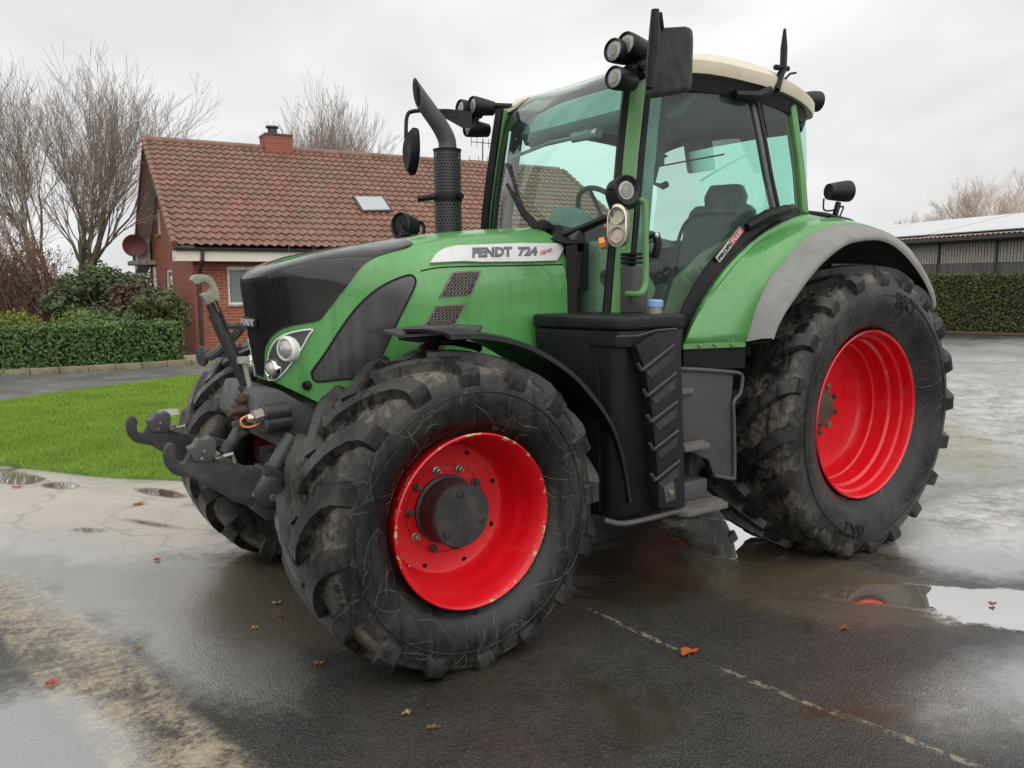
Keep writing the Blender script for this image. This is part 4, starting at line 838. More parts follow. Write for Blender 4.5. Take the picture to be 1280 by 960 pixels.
for dz in (-.045, .045): MB().lathe([(.038, .002), (.03, -.02), (.014, -.03), (.0005, -.03)], q0+Vector((0, 0, dz)), ax, 18).build('reflector', BRASS, tw)
mb = MB(); mb.loft([[q0+sx*x*.85+Vector((0, 0, z*.85))+ax*.003 for x, z in prof], [q0+sx*x*.5+Vector((0, 0, z*.5))+ax*.006 for x, z in prof]], True, 0, False); mb.build('cover', CLEAR, tw)
mb = MB(); mb.tube([at(757, 303, y=.8), at(750, 305, y=.78)], .03, 8); mb.build('indicator_lamp', AMBER, TR)
mb = MB(); mb.tube([at(776, 258, y=.83), at(790, 256, y=.74)], .022, 8); mb.build('lamp_bracket', BLACK_S, TR)
# round lamp behind the cab on the right shoulder, lamps under the rear roof edge
p = at(1060, 239, y=.62); lp = worklamp(p, (-1, .35, .05), .066, depth=.15, rear=.8)
mb = MB(); b = at(1044, 268, y=.62); mb.tube([p-Vector((-.1, 0, .08)), b], .02, 6); mb.tube(spline([at(1030, 248, y=.62), at(1030, 262, y=.62), at(1040, 263, y=.62), at(1054, 258, y=.62), at(1050, 270, y=.62)], 4), .006, 5); mb.build('lamp_bracket', BLACK_S, lp)
worklamp(at(1022, 127, y=.55), (-1, .3, -.05), .06, depth=.13, rear=.7); worklamp(at(1000, 134, y=.62), (-1, .3, -.3), .045, depth=.08, rear=.7)
mb = MB(); mb.tube([at(1006, 266, y=.55), at(1030, 269, y=.5), at(1060, 276, y=.5), at(1075, 283, y=.5)], [.03, .035, .03, .01], 8, flat=.6); mb.build('rear_hydraulic_arm', BLACK_S, TR)
mb = MB(); mb.tube([at(970, 112, y=.79), at(976, 92, y=.79), at(979, 88, y=.79), at(980, 60, y=.79), at(981, 36, y=.79)], [.024, .022, .02, .02, .008], 8); mb.tube([at(969, 84, y=.79), at(985, 86, y=.79)], .016, 6); mb.tube([at(980, 100, y=.78), at(988, 92, y=.77), at(995, 91, y=.77)], .007, 5); mb.build('aerial', BLACK_S, TR)
# small round lamp on the far side of the hood
p = at(501, 282, y=-.46); lp = worklamp(p, (1, .3, .05), .075, depth=.1); [c_.data.materials.clear() or c_.data.materials.append(BLACK_S) for c_ in bpy.data.objects if c_.parent == lp]; mb = MB(); mb.tube(spline([at(508, 282, y=-.46), at(520, 277, y=-.48), at(529, 281, y=-.48), at(529, 293, y=-.46), at(527, 298, y=-.44)], 4), .011, 6); mb.tube([p, at(508, 296, y=-.4)], .025, 6); mb.tube([at(500, 293, y=-.42), at(528, 298, y=-.42)], .02, 6); mb.build('lamp_bracket', BLACK_S, lp)
# exhaust: perforated guard, pipe with slanted outlet
def exhaust():
    o = at(560.5, 292, y=-.5); r = .083; zt = at(560, 187, y=-.5).z; N = 48; H = zt-1.80
    me = bpy.data.meshes.new('exhaust_guard'); vs = []; fs = []
    for z in (1.80, zt): vs += [(o.x+r*math.cos(2*math.pi*k/N), o.y+r*math.sin(2*math.pi*k/N), z) for k in range(N)]
    fs = [(k, (k+1) % N, N+(k+1) % N, N+k) for k in range(N)]; me.from_pydata(vs, [], fs); uv = me.uv_layers.new(name='holes')
    for k, f in enumerate(me.polygons):
        for li, (a, b) in zip(f.loop_indices, ((k, 0), (k+1, 0), (k+1, 1), (k, 1))): uv.data[li].uv = (a/N*26, b*H/.0185)
    me.materials.append(PERF); f_ = [True]*N; me.polygons.foreach_set('use_smooth', f_); g_ = bpy.data.objects.new('exhaust', me); COL.objects.link(g_); adopt(g_, TR)
    mb = MB(); mb.lathe([(.068, 1.7), (.068, zt-.01), (.0005, zt-.01)], (o.x, o.y, 0), (0, 0, 1), 24); mb.build('silencer', BLACK_S, g_)
    mb = MB(); mb.lathe([(r+.002, zt-.012), (r+.004, zt), (.05, zt+.002)], (o.x, o.y, 0), (0, 0, 1), 40); mb.build('top_ring', BLACK_S, g_); mb = MB(); mb.lathe([(r+.003, zt-.31), (r+.006, zt-.30), (r+.006, zt-.27), (r+.003, zt-.26)], (o.x, o.y, 0), (0, 0, 1), 40); mb.tube([(o.x+r, o.y, zt-.285), (o.x+r+.1, o.y-.05, zt-.30)], .02, 6); mb.lathe([(.018, 0), (.018, .03), (.0005, .03)], (o.x-.03, o.y+r, zt-.285), (0, 1, 0), 8); mb.build('clamp', BLACK_S, g_)
    c = spline([(o.x, o.y, zt-.03), (o.x, o.y, zt+.05), (o.x+.045, o.y, zt+.13), (o.x+.115, o.y, zt+.21), (o.x+.165, o.y, zt+.265), (o.x+.20, o.y, zt+.305)], 4)
    mb = MB(); n = 20; rows = []; P = [Vector(p) for p in c]
    for i, p in enumerate(P):
        d = (P[min(i+1, len(P)-1)]-P[max(i-1, 0)]).normalized(); a = Vector((0, 1, 0)); b = d.cross(a); k = i/(len(P)-1); rr = .056-.010*k
        cut = max(0, (k-.6)/.4)
        rows.append([p+a*rr*math.cos(t)+b*rr*math.sin(t)+d*cut*(.075*math.sin(t)) for t in [2*math.pi*j/n for j in range(n)]])
    mb.loft(rows, True); rows2 = [[q*1 for q in rows[-1]], [P[-1]+(q-P[-1])*.85 for q in rows[-1]], [P[-4]+(q-P[-1])*.85 for q in rows[-1]]]; mb.loft(rows2, True); mb.build('outlet_pipe', CHAR_L, g_, smooth=40)
exhaust()
# ---- tank box with its lid, steps, guards
def tank():
    T = [(-.735, .50), (-.775, .72), (-.845, .96), (-.90, 1.005), (-1.255, 1.005), (-1.265, .50)]
    mb = MB(); n = len(T)
    mb.loft([[(x-.12*max(0, (z2 if False else 0)), y, z) for x, y in T] for z in (.50, .56, 1.0, 1.40, 1.425)], True, 0, True)
    tk = mb.build('tank', BLACK_D, TR, bevel=.012)
    U = [(-.73, .50), (-.77, .72), (-.845, 1.0), (-.90, 1.038), (-1.257, 1.038), (-1.267, .50)]
    mb = MB(); mb.loft([[(x, y, z) for x, y in U] for z in (1.345, 1.424)], True, 0, True); mb.build('tank_collar', BLACK, tk, bevel=.01)
    L = [(-.715, .49), (-.755, .72), (-.83, 1.015), (-.88, 1.052), (-1.262, 1.052), (-1.275, .49)]
    mb = MB(); mb.loft([[(x, y, z) for x, y in L] for z in (1.425, 1.495)], True, 0, True); mb.build('tank_lid', BLACK, tk, bevel=.022, seg=3)
    # the smooth arched face the wheel swings past (front) and the ribbed outer flank
    A = [at(u, v, y=1.041) for u, v in spline([(790, 432), (801, 462), (808, 500), (813, 540), (817, 590), (819, 634)], 3)]
    out = [at(852, 633, y=1.041), at(848.5, 520, y=1.041), at(846, 412, y=1.041), at(822, 413, y=1.041), at(806, 421, y=1.041)]
    mb = MB(); mb.prism([p-Vector((0, .08, 0)) for p in A+out], (0, .108, 0)); mb.build('ribbed_panel', BLACK, tk, bevel=.008)
    mb = MB()
    for (a, b) in (((802, 463), (842, 431)), ((809, 495), (845, 466)), ((814, 527), (846.5, 502)), ((817, 562), (847.5, 538)), ((819, 600), (849, 576))):
        p, q = at(*a, y=1.073), at(*b, y=1.073); mb.tube([p+Vector((.028, 0, .035)), p+Vector((.006, .002, .0)), p.lerp(q, .06), q], .0095, 6)
        mb.prism([p.lerp(q, .15)-Vector((0, 0, .03)), q-Vector((0, 0, .026)), q-Vector((0, 0, .075)), p.lerp(q, .3)-Vector((0, 0, .075))], (0, -.002, 0))
    for k in range(1): mb.tube([at(u, v, y=1.072) for u, v in ((770, 421), (797, 420), (820, 413), (846, 411))], .006, 6)
    mb.build('rib', CHAR, tk)  # lighter grey than the tank: rib highlights put into the colour
    arch = [Vector((-.80, .50, .5))]; arch = [(lambda y, z: Vector((-.735-(y-.5)*.235+.006, y, z)))(y, z) for y, z in [(.52, .52), (.52, 1.15), (.56, 1.27), (.64, 1.36), (.74, 1.39), (.84, 1.36), (.90, 1.25), (.915, 1.1), (.92, .9), (.92, .52)]]
    mb = MB(); mb.prism(arch, (.012, 0, 0)); mb.build('recess_shade', BLACK_D, tk, bevel=.005)  # flat dark plate: the hollow's shade put into its colour
    def onf(u, v):
        y = .7
        for _ in range(10): p = at(u, v, x=-.735-(y-.5)*.235); y = p.y
        return p
    mb = MB(); mb.prism([onf(*q) for q in ((684.5, 414), (684.5, 520), (690, 470), (697, 448), (708, 435), (724, 425), (745, 419.5), (774, 420), (774, 414))], (.012, .002, 0)); mb.build('front_panel', BLACK, tk)
    mb = MB(); c = at(819, 383, y=.88); c.z = 1.495; mb.lathe([(.036, 0), (.036, .035), (.03, .035)], c, (0, 0, 1), 18); ck = mb.build('filler_neck', BARE, tk)
    mb = MB(); mb.lathe([(.042, .035), (.042, .062), (.036, .07), (.0005, .072)], c, (0, 0, 1), 12); mb.build('filler_cap', BLUECAP, tk)
    mb = MB(); c = at(837, 615, y=1.07); mb.box(c-Vector((.0, .02, .0)), (.075, .05, .1), Matrix.Rotation(.2, 3, 'Y')); b = mb.build('lower_bracket', CHAR_L, tk, bevel=.01); mb = MB(); mb.lathe([(.016, 0), (.014, .012), (.0005, .014)], c+Vector((0, .005, 0)), (0, 1, 0), 12); mb.build('bolt', BARE, tk)
    mb = MB(); mb.tube(spline([(-.80, .98, .50), (-.86, 1.03, .485), (-.98, 1.05, .485), (-1.25, 1.05, .49)], 4), .014, 8); mb.build('lower_rail', CHAR_L, tk)
tank()
def steps():
    S = [at(u, v, y=.98) for u, v in ((852, 461), (917, 466), (914, 503), (918, 512), (917, 597), (893, 595), (886, 575), (852, 560))]
    mb = MB(); mb.prism(S, (0, -.012, 0)); gd = mb.build('step_guard', PLATE, TR, bevel=.003)
    mb = MB(); mb.tube(spline([at(u, v, y=.99) for u, v in ((850, 461), (880, 462.5), (918, 465.5), (926, 468), (928, 474), (925, 492), (917, 503), (917.5, 530), (918, 592), (914, 598), (893, 594))], 4), .0105, 8); mb.build('guard_rail', CHAR_L, gd)
    for (u, v, ya, yb, w, mat_) in ((886, 634, .72, 1.10, .40, 0), (873, 556, .74, 1.06, .24, 0), (860, 486, .7, 1.0, .12, 0)):
        c = at(u, v, y=yb); pl = [(-.5, 0), (.5, 0), (.5, .72), (.38, 1), (-.38, 1), (-.5, .72)]
        z = c.z; poly = [Vector((c.x+a*w, ya+(yb-ya)*b, z)) for a, b in pl]; mb = MB(); mb.prism(poly, (0, 0, -.03))
        sp = mb.build('step', STEPM, TR, bevel=.006)
        mb = MB()
        for k in range(6):
            yy = ya+(yb-ya)*(.2+.13*k); mb.box((c.x, yy, z+.004), (w*.8, .014, .012))
        mb.build('tread_bar', STEPM, sp)
    mb = MB(); mb.box((-1.42, .80, .66), (.08, .06, .5)); mb.box((-1.58, .80, .62), (.06, .06, .42)); mb.box((-1.5, .72, .74), (.42, .1, .22)); mb.box((-1.45, .86, .54), (.2, .2, .12)); mb.build('step_bracket', CHAR_L, TR, bevel=.01)
    mb = MB(); mb.box((-1.50, .62, .95), (.5, .2, .55)); mb.build('side_box', CHAR, TR, bevel=.02)
steps()
# ---- front fenders
def ffender():
    base = [at(u, v, y=1.02) for u, v in spline([(563, 418), (590, 417), (617, 419), (655, 428), (692, 447), (722, 470), (747, 499), (765, 526), (777, 556), (785, 593), (790, 628)], 4)]
    base = resample(base, 36)
    for s in (1, -1):
        f = (lambda p: p) if s > 0 else mir
        rows = []
        for i, p in enumerate(base):
            inw = (Vector((0, p.y, ZF))-p).normalized(); k = i/35; yin = .55
            rows.append([f(Vector((p.x, yin, p.z))+inw*.0-Vector((0, 0, 0))), f(Vector((p.x, .80, p.z))-inw*.012), f(Vector((p.x, .96, p.z))-inw*.008), f(p), f(p+inw*.022+Vector((0, .004, 0))), f(p+inw*.022-Vector((0, .012, 0))), f(Vector((p.x, .96, p.z))+inw*.004), f(Vector((p.x, .80, p.z))+inw*.002), f(Vector((p.x, yin, p.z))+inw*.012)])
        mb = MB(); mb.loft(rows, True, 0, True); fd = mb.build('front_fender', BLACK, TR, smooth=40)
        # flat bracket plate carrying its inner front corner
        tip = [at(478, 412.5, y=.56), at(520, 407, y=.60), at(572, 405, y=.62), at(603, 406.5, y=.66), at(600, 412, y=.75), at(566, 421, y=.95), at(555, 415, y=.9), at(500, 419, y=.62)]
        mb = MB(); mb.prism([f(p) for p in tip], (0, 0, -.012)); mb.build('fender_plate', CHAR, fd)
        mb = MB(); mb.tube([f(p) for p in spline([at(524, 442, y=.62), at(535, 431, y=.66), at(560, 427, y=.75), at(590, 432, y=.78), at(600, 436, y=.78)], 4)], .017, 8); mb.box(f(Vector((-.06, .62, 1.41))), (.25, .2, .03)); mb.tube([f(Vector((-.05, .66, 1.40))), f(Vector((-.08, .50, 1.25))), f(Vector((-.08, .45, .9)))], .03, 8); mb.build('fender_bracket', BLACK_S, fd)
    p = at(255, 445, y=-.98); mb = MB(); mb.lathe([(.0005, 0), (.055, .0), (.06, .01), (.055, .02), (.0005, .025)], p, (1, .3, 0), 20); rf = mb.build('round_reflector', CHAR, TR); mb = MB(); mb.tube([p, at(276, 444, y=-.9), at(300, 432, y=-.75)], .016, 6); mb.build('reflector_arm', CHAR_L, rf)
ffender()
# ---- chassis, axles, front coupling and front linkage
mb = MB(); mb.box((-.55, 0, .88), (1.5, .52, .55)); mb.box((-1.9, 0, .86), (1.7, .62, .56)); mb.box((-2.85, 0, .95), (.6, .55, .65)); mb.build('chassis', CHAR, TR, bevel=.04)
mb = MB(); mb.lathe([(.17, -.5), (.17, -.3), (.13, -.2), (.13, .2), (.17, .3), (.17, .5)], (0, 0, ZF), (0, 1, 0), 24); mb.lathe([(.2, -.82), (.2, -.5), (.12, -.45), (.12, .45), (.2, .5), (.2, .82)], (0, 0, ZF), (0, 1, 0), 24); mb.box((0, 0, ZF+.1), (.3, .5, .3)); mb.build('front_axle', CHAR, TR, smooth=35)
mb = MB(); mb.lathe([(.14, -.74), (.14, -.6), (.2, -.5), (.24, 0), (.2, .5), (.14, .6), (.14, .74)], (WB, 0, ZR), (0, 1, 0), 28); mb.build('rear_axle', CHAR, TR, smooth=35)
fc = [at(u, v, y=.30) for u, v in ((327, 488), (350, 487), (367, 497), (402, 517), (398, 545), (372, 545), (358, 547), (335, 545), (318, 530))]
mb = MB(); mb.prism(fc, (0, -.6, 0)); mb.box((.3, 0, 1.0), (.5, .5, .2)); mb.build('front_carrier', CHAR_L, TR, bevel=.02)
mb = MB(); 
for dz in (0, .05): mb.lathe([(.04, 0), (.04, .12), (.03, .13), (.0005, .13)], at(346, 520, y=.31)+Vector((-.05, 0, dz-.03)), (1, .2, 0), 14)
mb.build('hose_socket', CHAR, TR)
mb = MB(); mb.tube([at(334, 516, y=.33), at(316, 522, y=.34)], .030, 10); cp = mb.build('trailer_socket', BARE, TR, bevel=0); mb = MB(); mb.tube([at(316, 522, y=.34), at(309, 523, y=.34)], .018, 10); mb.build('plug', BRASS, cp); mb = MB(); mb.tube(spline([at(308, 520, y=.34), at(301, 525, y=.34), at(304, 533, y=.34), at(316, 533, y=.34), at(326, 527, y=.34)], 5), .005, 6); mb.build('cable', ORANGE, cp)
mb = MB(); c = at(303, 519, y=.12)
for dz, r in ((.06, .03), (.03, .05), (-.0, .035), (-.05, .05), (-.09, .03)): mb.lathe([(.0005, 0), (r, 0), (r, .022), (.0005, .022)], c+Vector((0, 0, dz)), (0, 0, 1), 16)
mb.tube([c-Vector((0, 0, .1)), c+Vector((0, 0, .1))], .02, 8); mb.box(c+Vector((-.09, 0, .0)), (.16, .12, .05)); mb.box(c+Vector((-.09, 0, .08)), (.18, .05, .03)); mb.lathe([(.02, 0), (.02, .09), (.0005, .09)], c+Vector((0, .05, .03)), (1, .3, 0), 10); mb.build('tow_coupling', RUST, TR, bevel=.004)
mb = MB(); mb.tube([at(316, 500, y=.1), at(305, 452, y=.1)], .012, 8); mb.box(at(304, 450, y=.1), (.05, .04, .03)); mb.lathe([(.016, 0), (.016, .08), (.0005, .08)], at(322, 503, y=.1), (0, 1, .0), 10); mb.tube([at(312, 498, y=.1), at(333, 502, y=.15)], .02, 8); mb.build('coupling_pin', PALEGREEN, TR)
# top link with catch hook
a, b = at(262, 380, y=.02), at(307, 478, y=.02); mb = MB(); mb.tube([a, a.lerp(b, .12)], .020, 10); mb.tube([a.lerp(b, .12), b], .030, 12); mb.tube([at(270, 375, y=.05), at(285, 410, y=.05)], .006, 5); mb.tube([at(305, 480, y=.02), at(318, 505, y=.02)], .035, 8); tl = mb.build('top_link', CHAR, TR)
hk = [at(u, v, y=.045) for u, v in spline([(259, 379), (254, 371), (252, 369), (256, 366), (262, 364), (262, 357), (255, 352), (247, 355), (240, 350), (244, 344), (254, 343), (264, 346), (270, 355), (274, 368), (273, 377), (266, 377)], 3, True)]
mb = MB(); mb.prism(hk, (0, -.05, 0)); mb.build('catch_hook', PALEGREEN, tl, bevel=.006)
mb = MB(); mb.tube([at(300, 412, y=0), at(275, 438, y=-.05), at(262, 446, y=-.1)], .022, 8); mb.tube(spline([at(286, 408, y=.0), at(298, 407, y=.0), at(306, 413, y=.0)], 3), .016, 6); mb.build('link_holder', CHAR_L, TR)
# lower links: two plates with open hooks, cross shaft, lifting rams
def links():
    for s in (1, -1):
        yy = .42*s
        def q(u, v, y=.42): p = at(u, v, y=y); return Vector((p.x, yy, p.z))
        prof = [q(*p) for p in spline([(211, 554), (206, 560), (204, 572), (208, 584), (216, 592), (228, 595)], 3)]+[q(*p) for p in ((240, 597), (250, 603), (272, 614), (292, 626), (312, 632), (335, 636), (338, 606), (330, 590), (318, 582), (308, 583), (280, 576), (267, 572), (262, 566))]+[q(*p) for p in ((240, 567), (236, 566), (233, 572), (231, 577), (224, 579), (220, 576), (219, 570), (220, 560), (216, 554))]
        mb = MB(); mb.prism([p+Vector((0, .022, 0)) for p in prof], (0, -.044, 0)); ar = mb.build('lower_link', CHAR, TR, bevel=.005)
        ck = [q(*p) for p in ((236, 566), (234, 560), (242, 556), (246, 548), (252, 549), (262, 545), (267, 549), (268, 566), (262, 576), (240, 575))]
        mb = MB(); mb.prism([p+Vector((0, .034, 0)) for p in ck], (0, -.068, 0)); mb.build('catch_housing', CHAR_L, ar, bevel=.003)
        mb = MB()
        for u, v in ((252, 562), (249, 571)): mb.disc(q(u, v)+Vector((0, .0405, 0)), (0, 1, 0), .006, .002, 10)
        mb.lathe([(.017, -.055), (.017, .055)], q(270, 569), (0, 1, 0), 10); mb.tube([q(266, 572)+Vector((0, .03, 0)), q(288, 566)+Vector((0, .03, 0)), q(291, 577)+Vector((0, .03, 0))], .010, 6); mb.build('latch_pin', BARE, ar)
        pv = q(332, 612); hg = MB(); hg.lathe([(.07, -.08), (.07, .06), (.05, .07), (.0005, .07)], pv, (0, s, 0), 20); hg.prism([p+Vector((0, .04, 0)) for p in [q(312, 634), q(325, 582), q(350, 588), q(362, 612), q(352, 650), q(330, 648)]], (0, -.12, 0)); hg.build('link_hinge', CHAR, ar, bevel=.01)
        mb = MB(); mb.tube([q(313, 618)+Vector((0, .045, 0)), q(318, 606)+Vector((0, .05, 0)), q(328, 594)+Vector((0, .045, 0))], .014, 6); mb.lathe([(.018, 0), (.018, .03), (.01, .034), (.0005, .03)], q(335, 618)+Vector((0, .045, 0)), (0, 1, 0), 12); mb.build('link_bolt', CHAR_L, ar)
        mb = MB(); 
        top = at(368, 545, y=.36); low = at(338, 600, y=.36); top = Vector((top.x, .33*s, top.z)); low = Vector((low.x, .33*s, low.z)); mb.tube([top, top.lerp(low, .75)], .036, 14); rm = mb.build('lift_ram', CHAR_L, TR); mb = MB(); mb.tube([top.lerp(low, .72), low], .045, 12); mb.build('ram_end', CHAR, rm)
    mb = MB(); a = at(332, 620, y=.42); mb.tube([(a.x-.02, -.42, a.z), (a.x-.02, .42, a.z)], .05, 16); mb.box((.32, 0, .72), (.35, .5, .2)); mb.build('link_shaft', CHAR, TR)
links()
# ------------------------------------------------------------------ HOUSE
HTH = 3.054; HO = Vector((-3.254, -17.067, 0)); HM = Matrix.Translation(HO) @ Matrix.Rotation(HTH, 4, 'Z'); HI = HM.inverted()
def hat(u, v, l=None, w=None, z=None):
    """point in house coordinates (l along the eaves, w into the depth) seen at a photo pixel"""
    o = HI @ CAM; d = HI.to_3x3() @ ray(u, v)
    t = (l-o.x)/d.x if l is not None else (w-o.y)/d.y if w is not None else (z-o.z)/d.z
    return o + d*t
def local(ob, parent): ob.parent = parent; return ob
def brick_mat(name, a, b, mortar, axis):
    t = NT(name); co = t.coord(rot=(R_(90), 0, 0) if axis == 'l' else (R_(90), 0, R_(90))); 
    sx = t.n('ShaderNodeSeparateXYZ'); t.l(t.coord(), sx.inputs[0]); cb = t.n('ShaderNodeCombineXYZ'); t.l(sx.outputs[0 if axis == 'l' else 1], cb.inputs[0]); t.l(sx.outputs[2], cb.inputs[1])
    br = t.n('ShaderNodeTexBrick'); t.l(cb.outputs[0], br.inputs['Vector']); br.inputs['Scale'].default_value = 1; br.inputs['Brick Width'].default_value = .235; br.inputs['Row Height'].default_value = .0775; br.inputs['Mortar Size'].default_value = .006; br.inputs['Mortar Smooth'].default_value = .2; br.inputs['Bias'].default_value = -.2
    for i, c in zip((1, 2, 3), (a, b, mortar)): br.inputs[i].default_value = (*c, 1)
    n = t.noise(t.coord(), 1.3, 6, .65); c = t.mix(t.ramp(n, .3, .75, 0, .5), br.outputs[0], t.mix(.5, br.outputs[0], (.1, .035, .025)))
    nm = t.bump(br.outputs[1], -.5, .01); return t.done(t.bsdf(c, .8, 0, 0, .1, nm, .3))
BR_L = brick_mat('red_brick', (.38, .105, .058), (.28, .075, .045), (.36, .31, .26), 'l'); BR_W = brick_mat('red_brick_gable', (.36, .105, .065), (.27, .075, .05), (.30, .22, .18), 'w')
def tile_mat():
    t = NT('clay_pantiles'); co = t.coord(); sx = t.n('ShaderNodeSeparateXYZ'); t.l(co, sx.inputs[0])
    cb = t.n('ShaderNodeCombineXYZ'); t.l(t.math('FLOOR', t.math('DIVIDE', sx.outputs[0], .215)), cb.inputs[0]); t.l(t.math('FLOOR', t.math('DIVIDE', sx.outputs[1], .27)), cb.inputs[1])
    wn_ = t.n('ShaderNodeTexWhiteNoise', noise_dimensions='2D'); t.l(cb.outputs[0], wn_.inputs['Vector'])
    c = t.mix(wn_.outputs['Value'], (.165, .082, .056), (.265, .13, .088)); n = t.noise(co, 1.1, 7, .7); c = t.mix(t.ramp(n, .4, .72, 0, .7), c, (.17, .125, .095))
    c = t.mix(t.ramp(t.noise(co, 9, 5, .7), .55, .8, 0, .35), c, (.19, .16, .09)); return t.done(t.bsdf(c, .55, 0, 0, .1, t.bump(t.noise(co, 60, 3), .2, .005), .5))
TILE = tile_mat(); FASCIA = plain('cream_fascia', (.76, .71, .60), .5, var=.05); GUT = plain('dark_gutter', (.045, .04, .038), .4); FRAME = plain('white_window_frame', (.74, .73, .70), .4)
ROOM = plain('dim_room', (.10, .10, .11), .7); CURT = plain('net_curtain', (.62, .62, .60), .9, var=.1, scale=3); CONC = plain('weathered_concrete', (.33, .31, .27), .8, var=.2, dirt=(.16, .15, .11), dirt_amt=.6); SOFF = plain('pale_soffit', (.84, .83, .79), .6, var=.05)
PANE = NT('window_pane'); PANE = PANE.done(PANE.bsdf((.6, .62, .64), .06, .75, 0, .1, None, .9))
HW, ZE, ZR_, OV, OE, HLEN = 4.61, 2.516, 5.688, .471, .565, 0
rr_ = hat(703, 216, w=HW); HLEN = max(rr_.x, 12)
house = thing('brick_house', 'red brick house with a brown pantile roof, brick chimney and skylight behind the tractor', 'house', tuple(HO), HTH)
HP = lambda ob: local(ob, house)
slope = (ZR_-ZE)/(HW+OE); zroof = lambda w: ZE+(w+OE)*slope if w <= HW else ZR_-(w-HW)*slope
def wall(name, mat_, quad, holes, to3, th, off):
    """flat wall with real openings; quad and holes in 2-D wall coordinates"""
    xs = sorted({p[0] for p in quad}|{h[i] for h in holes for i in (0, 1)}); mb = MB()
    loops = [[Vector((*p, 0)) for p in quad]]+[[Vector((h[0], h[2], 0)), Vector((h[0], h[3], 0)), Vector((h[1], h[3], 0)), Vector((h[1], h[2], 0))] for h in holes]
    tri = tessellate_polygon(loops); pts = [p for l in loops for p in l]
    mb.add([to3(p.x, p.y, 0) for p in pts], [tuple(t) for t in tri])
    for h in holes:
        c = [(h[0], h[2]), (h[1], h[2]), (h[1], h[3]), (h[0], h[3])]
        for a, b in zip(c, c[1:]+c[:1]): mb.add([to3(*a, 0), to3(*b, 0), to3(*b, th), to3(*a, th)], [(0, 1, 2, 3)])
    return HP(mb.build(name, mat_, smooth=0, recalc=False))
def wpx(a, b, **k): p, q = hat(*a, **k), hat(*b, **k); return p, q
# long wall window (behind the tractor nose): white frame, net curtain
p, q = wpx((283.5, 333), (352, 382), w=0); LW = (p.x, p.x+ (p-q).length*0+2.2 if 0 else p.x+2.1, hat(283.5, 381, w=0).z, p.z)
lh = [LW, (LW[1]+1.6, LW[1]+3.2, LW[2], LW[3])]
wall('wall', BR_L, [(0, 0), (HLEN-.4, 0), (HLEN-.4, ZE-.06), (0, ZE-.06)], lh, lambda a, b, d: (a, d, b), .12, 0)
g1a, g1b = hat(193, 252, l=0), hat(201, 289, l=0); g2a, g2b = hat(206.5, 337, l=0), hat(217, 372, l=0); g3a, g3b = hat(180.5, 331, l=0), hat(193, 366, l=0)
gh = [(5.9, 6.8, 3.15, 3.95), (min(g2a.y, g2b.y), max(g2a.y, g2b.y), g2b.z, g2a.z)]
gd = (7.7, 8.95, .05, 2.2)
wall('gable_wall', BR_W, [(0, 0), (2*HW, 0), (2*HW, ZE+.2), (HW, ZR_-.22), (0, ZE+.2)], gh+[gd], lambda a, b, d: (d, a, b), .12, 0)
mb = MB(); mb.box((HLEN-.4, HW, 1.2), (.1, 2*HW, 2.4)); mb.box((HLEN/2, 2*HW, 1.2), (HLEN-.5, .1, 2.4)); HP(mb.build('wall', BR_W))
def window(h, to3, curtain=True, mull=1):
    a, b, c, d = h; W_ = b-a; f = MB(); t = .055
    def bar(x0, x1, y0, y1, z0=.04, z1=.09): 
        v = [to3(x, y, z) for x in (x0, x1) for y in (y0, y1) for z in (z0, z1)]; f.add(v, [(0, 1, 3, 2), (4, 6, 7, 5), (0, 4, 5, 1), (2, 3, 7, 6), (0, 2, 6, 4), (1, 5, 7, 3)])
    bar(a, b, c, c+t); bar(a, b, d-t*1.6, d); bar(a, a+t, c+t, d-t*1.6); bar(b-t, b, c+t, d-t*1.6)
    for k in range(mull): x = a+W_*(k+1)/(mull+1); bar(x-t*.6, x+t*.6, c+t, d-t*1.6, .042, .088)
    w_ = HP(f.build('window', FRAME)); g_ = MB().add([to3(a+t, c+t, .07), to3(b-t, c+t, .07), to3(b-t, d-t, .07), to3(a+t, d-t, .07)], [(0, 1, 2, 3)]).build('pane', CLEARPANE, smooth=0); local(g_, w_)
    if curtain:
        n = 60; m = MB(); m.loft([[to3(a+.02+(W_-.04)*i/n, y, .15+.02*math.sin(i*1.7)+.01*math.sin(i*.6)) for i in range(n+1)] for y in (c, d)]); local(m.build('curtain', CURT, smooth=60), w_)
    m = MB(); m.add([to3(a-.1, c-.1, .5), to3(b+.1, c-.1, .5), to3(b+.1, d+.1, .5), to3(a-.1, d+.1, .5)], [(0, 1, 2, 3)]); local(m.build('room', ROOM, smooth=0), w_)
    s_ = MB(); v = [to3(x, y, z) for x in (a-.05, b+.05) for y in (c-.05, c-.003) for z in (-.05, .1)]; s_.add(v, [(0, 1, 3, 2), (4, 6, 7, 5), (0, 4, 5, 1), (2, 3, 7, 6), (0, 2, 6, 4), (1, 5, 7, 3)]); local(s_.build('sill', CONC), w_)
CLEARPANE = glass('window_glass', (.8, .82, .83), 1.6)
for h in lh: window(h, lambda x, y, z: (x, z, y), mull=1)
window(gh[0], lambda x, y, z: (z, x, y), True, 0); window(gh[1], lambda x, y, z: (z, x, y), True, 0)
mb = MB(); mb.box((.07, (gd[0]+gd[1])/2, (gd[2]+gd[3])/2), (.05, gd[1]-gd[0]-.01, gd[3]-gd[2]-.01)); dr = HP(mb.build('door', ROOM)); mb = MB(); mb.box((-.02, gd[0]+.10, (gd[2]+gd[3])/2), (.12, .12, gd[3]-gd[2])); local(mb.build('door_post', SOFF), dr)
cn = hat(193, 327, l=-.55); mb = MB(); mb.box((-.36, (gd[0]+gd[1])/2, gd[3]+.12), (.72, gd[1]-gd[0]+.3, .14)); HP(mb.build('porch_canopy', CONC, bevel=.02))
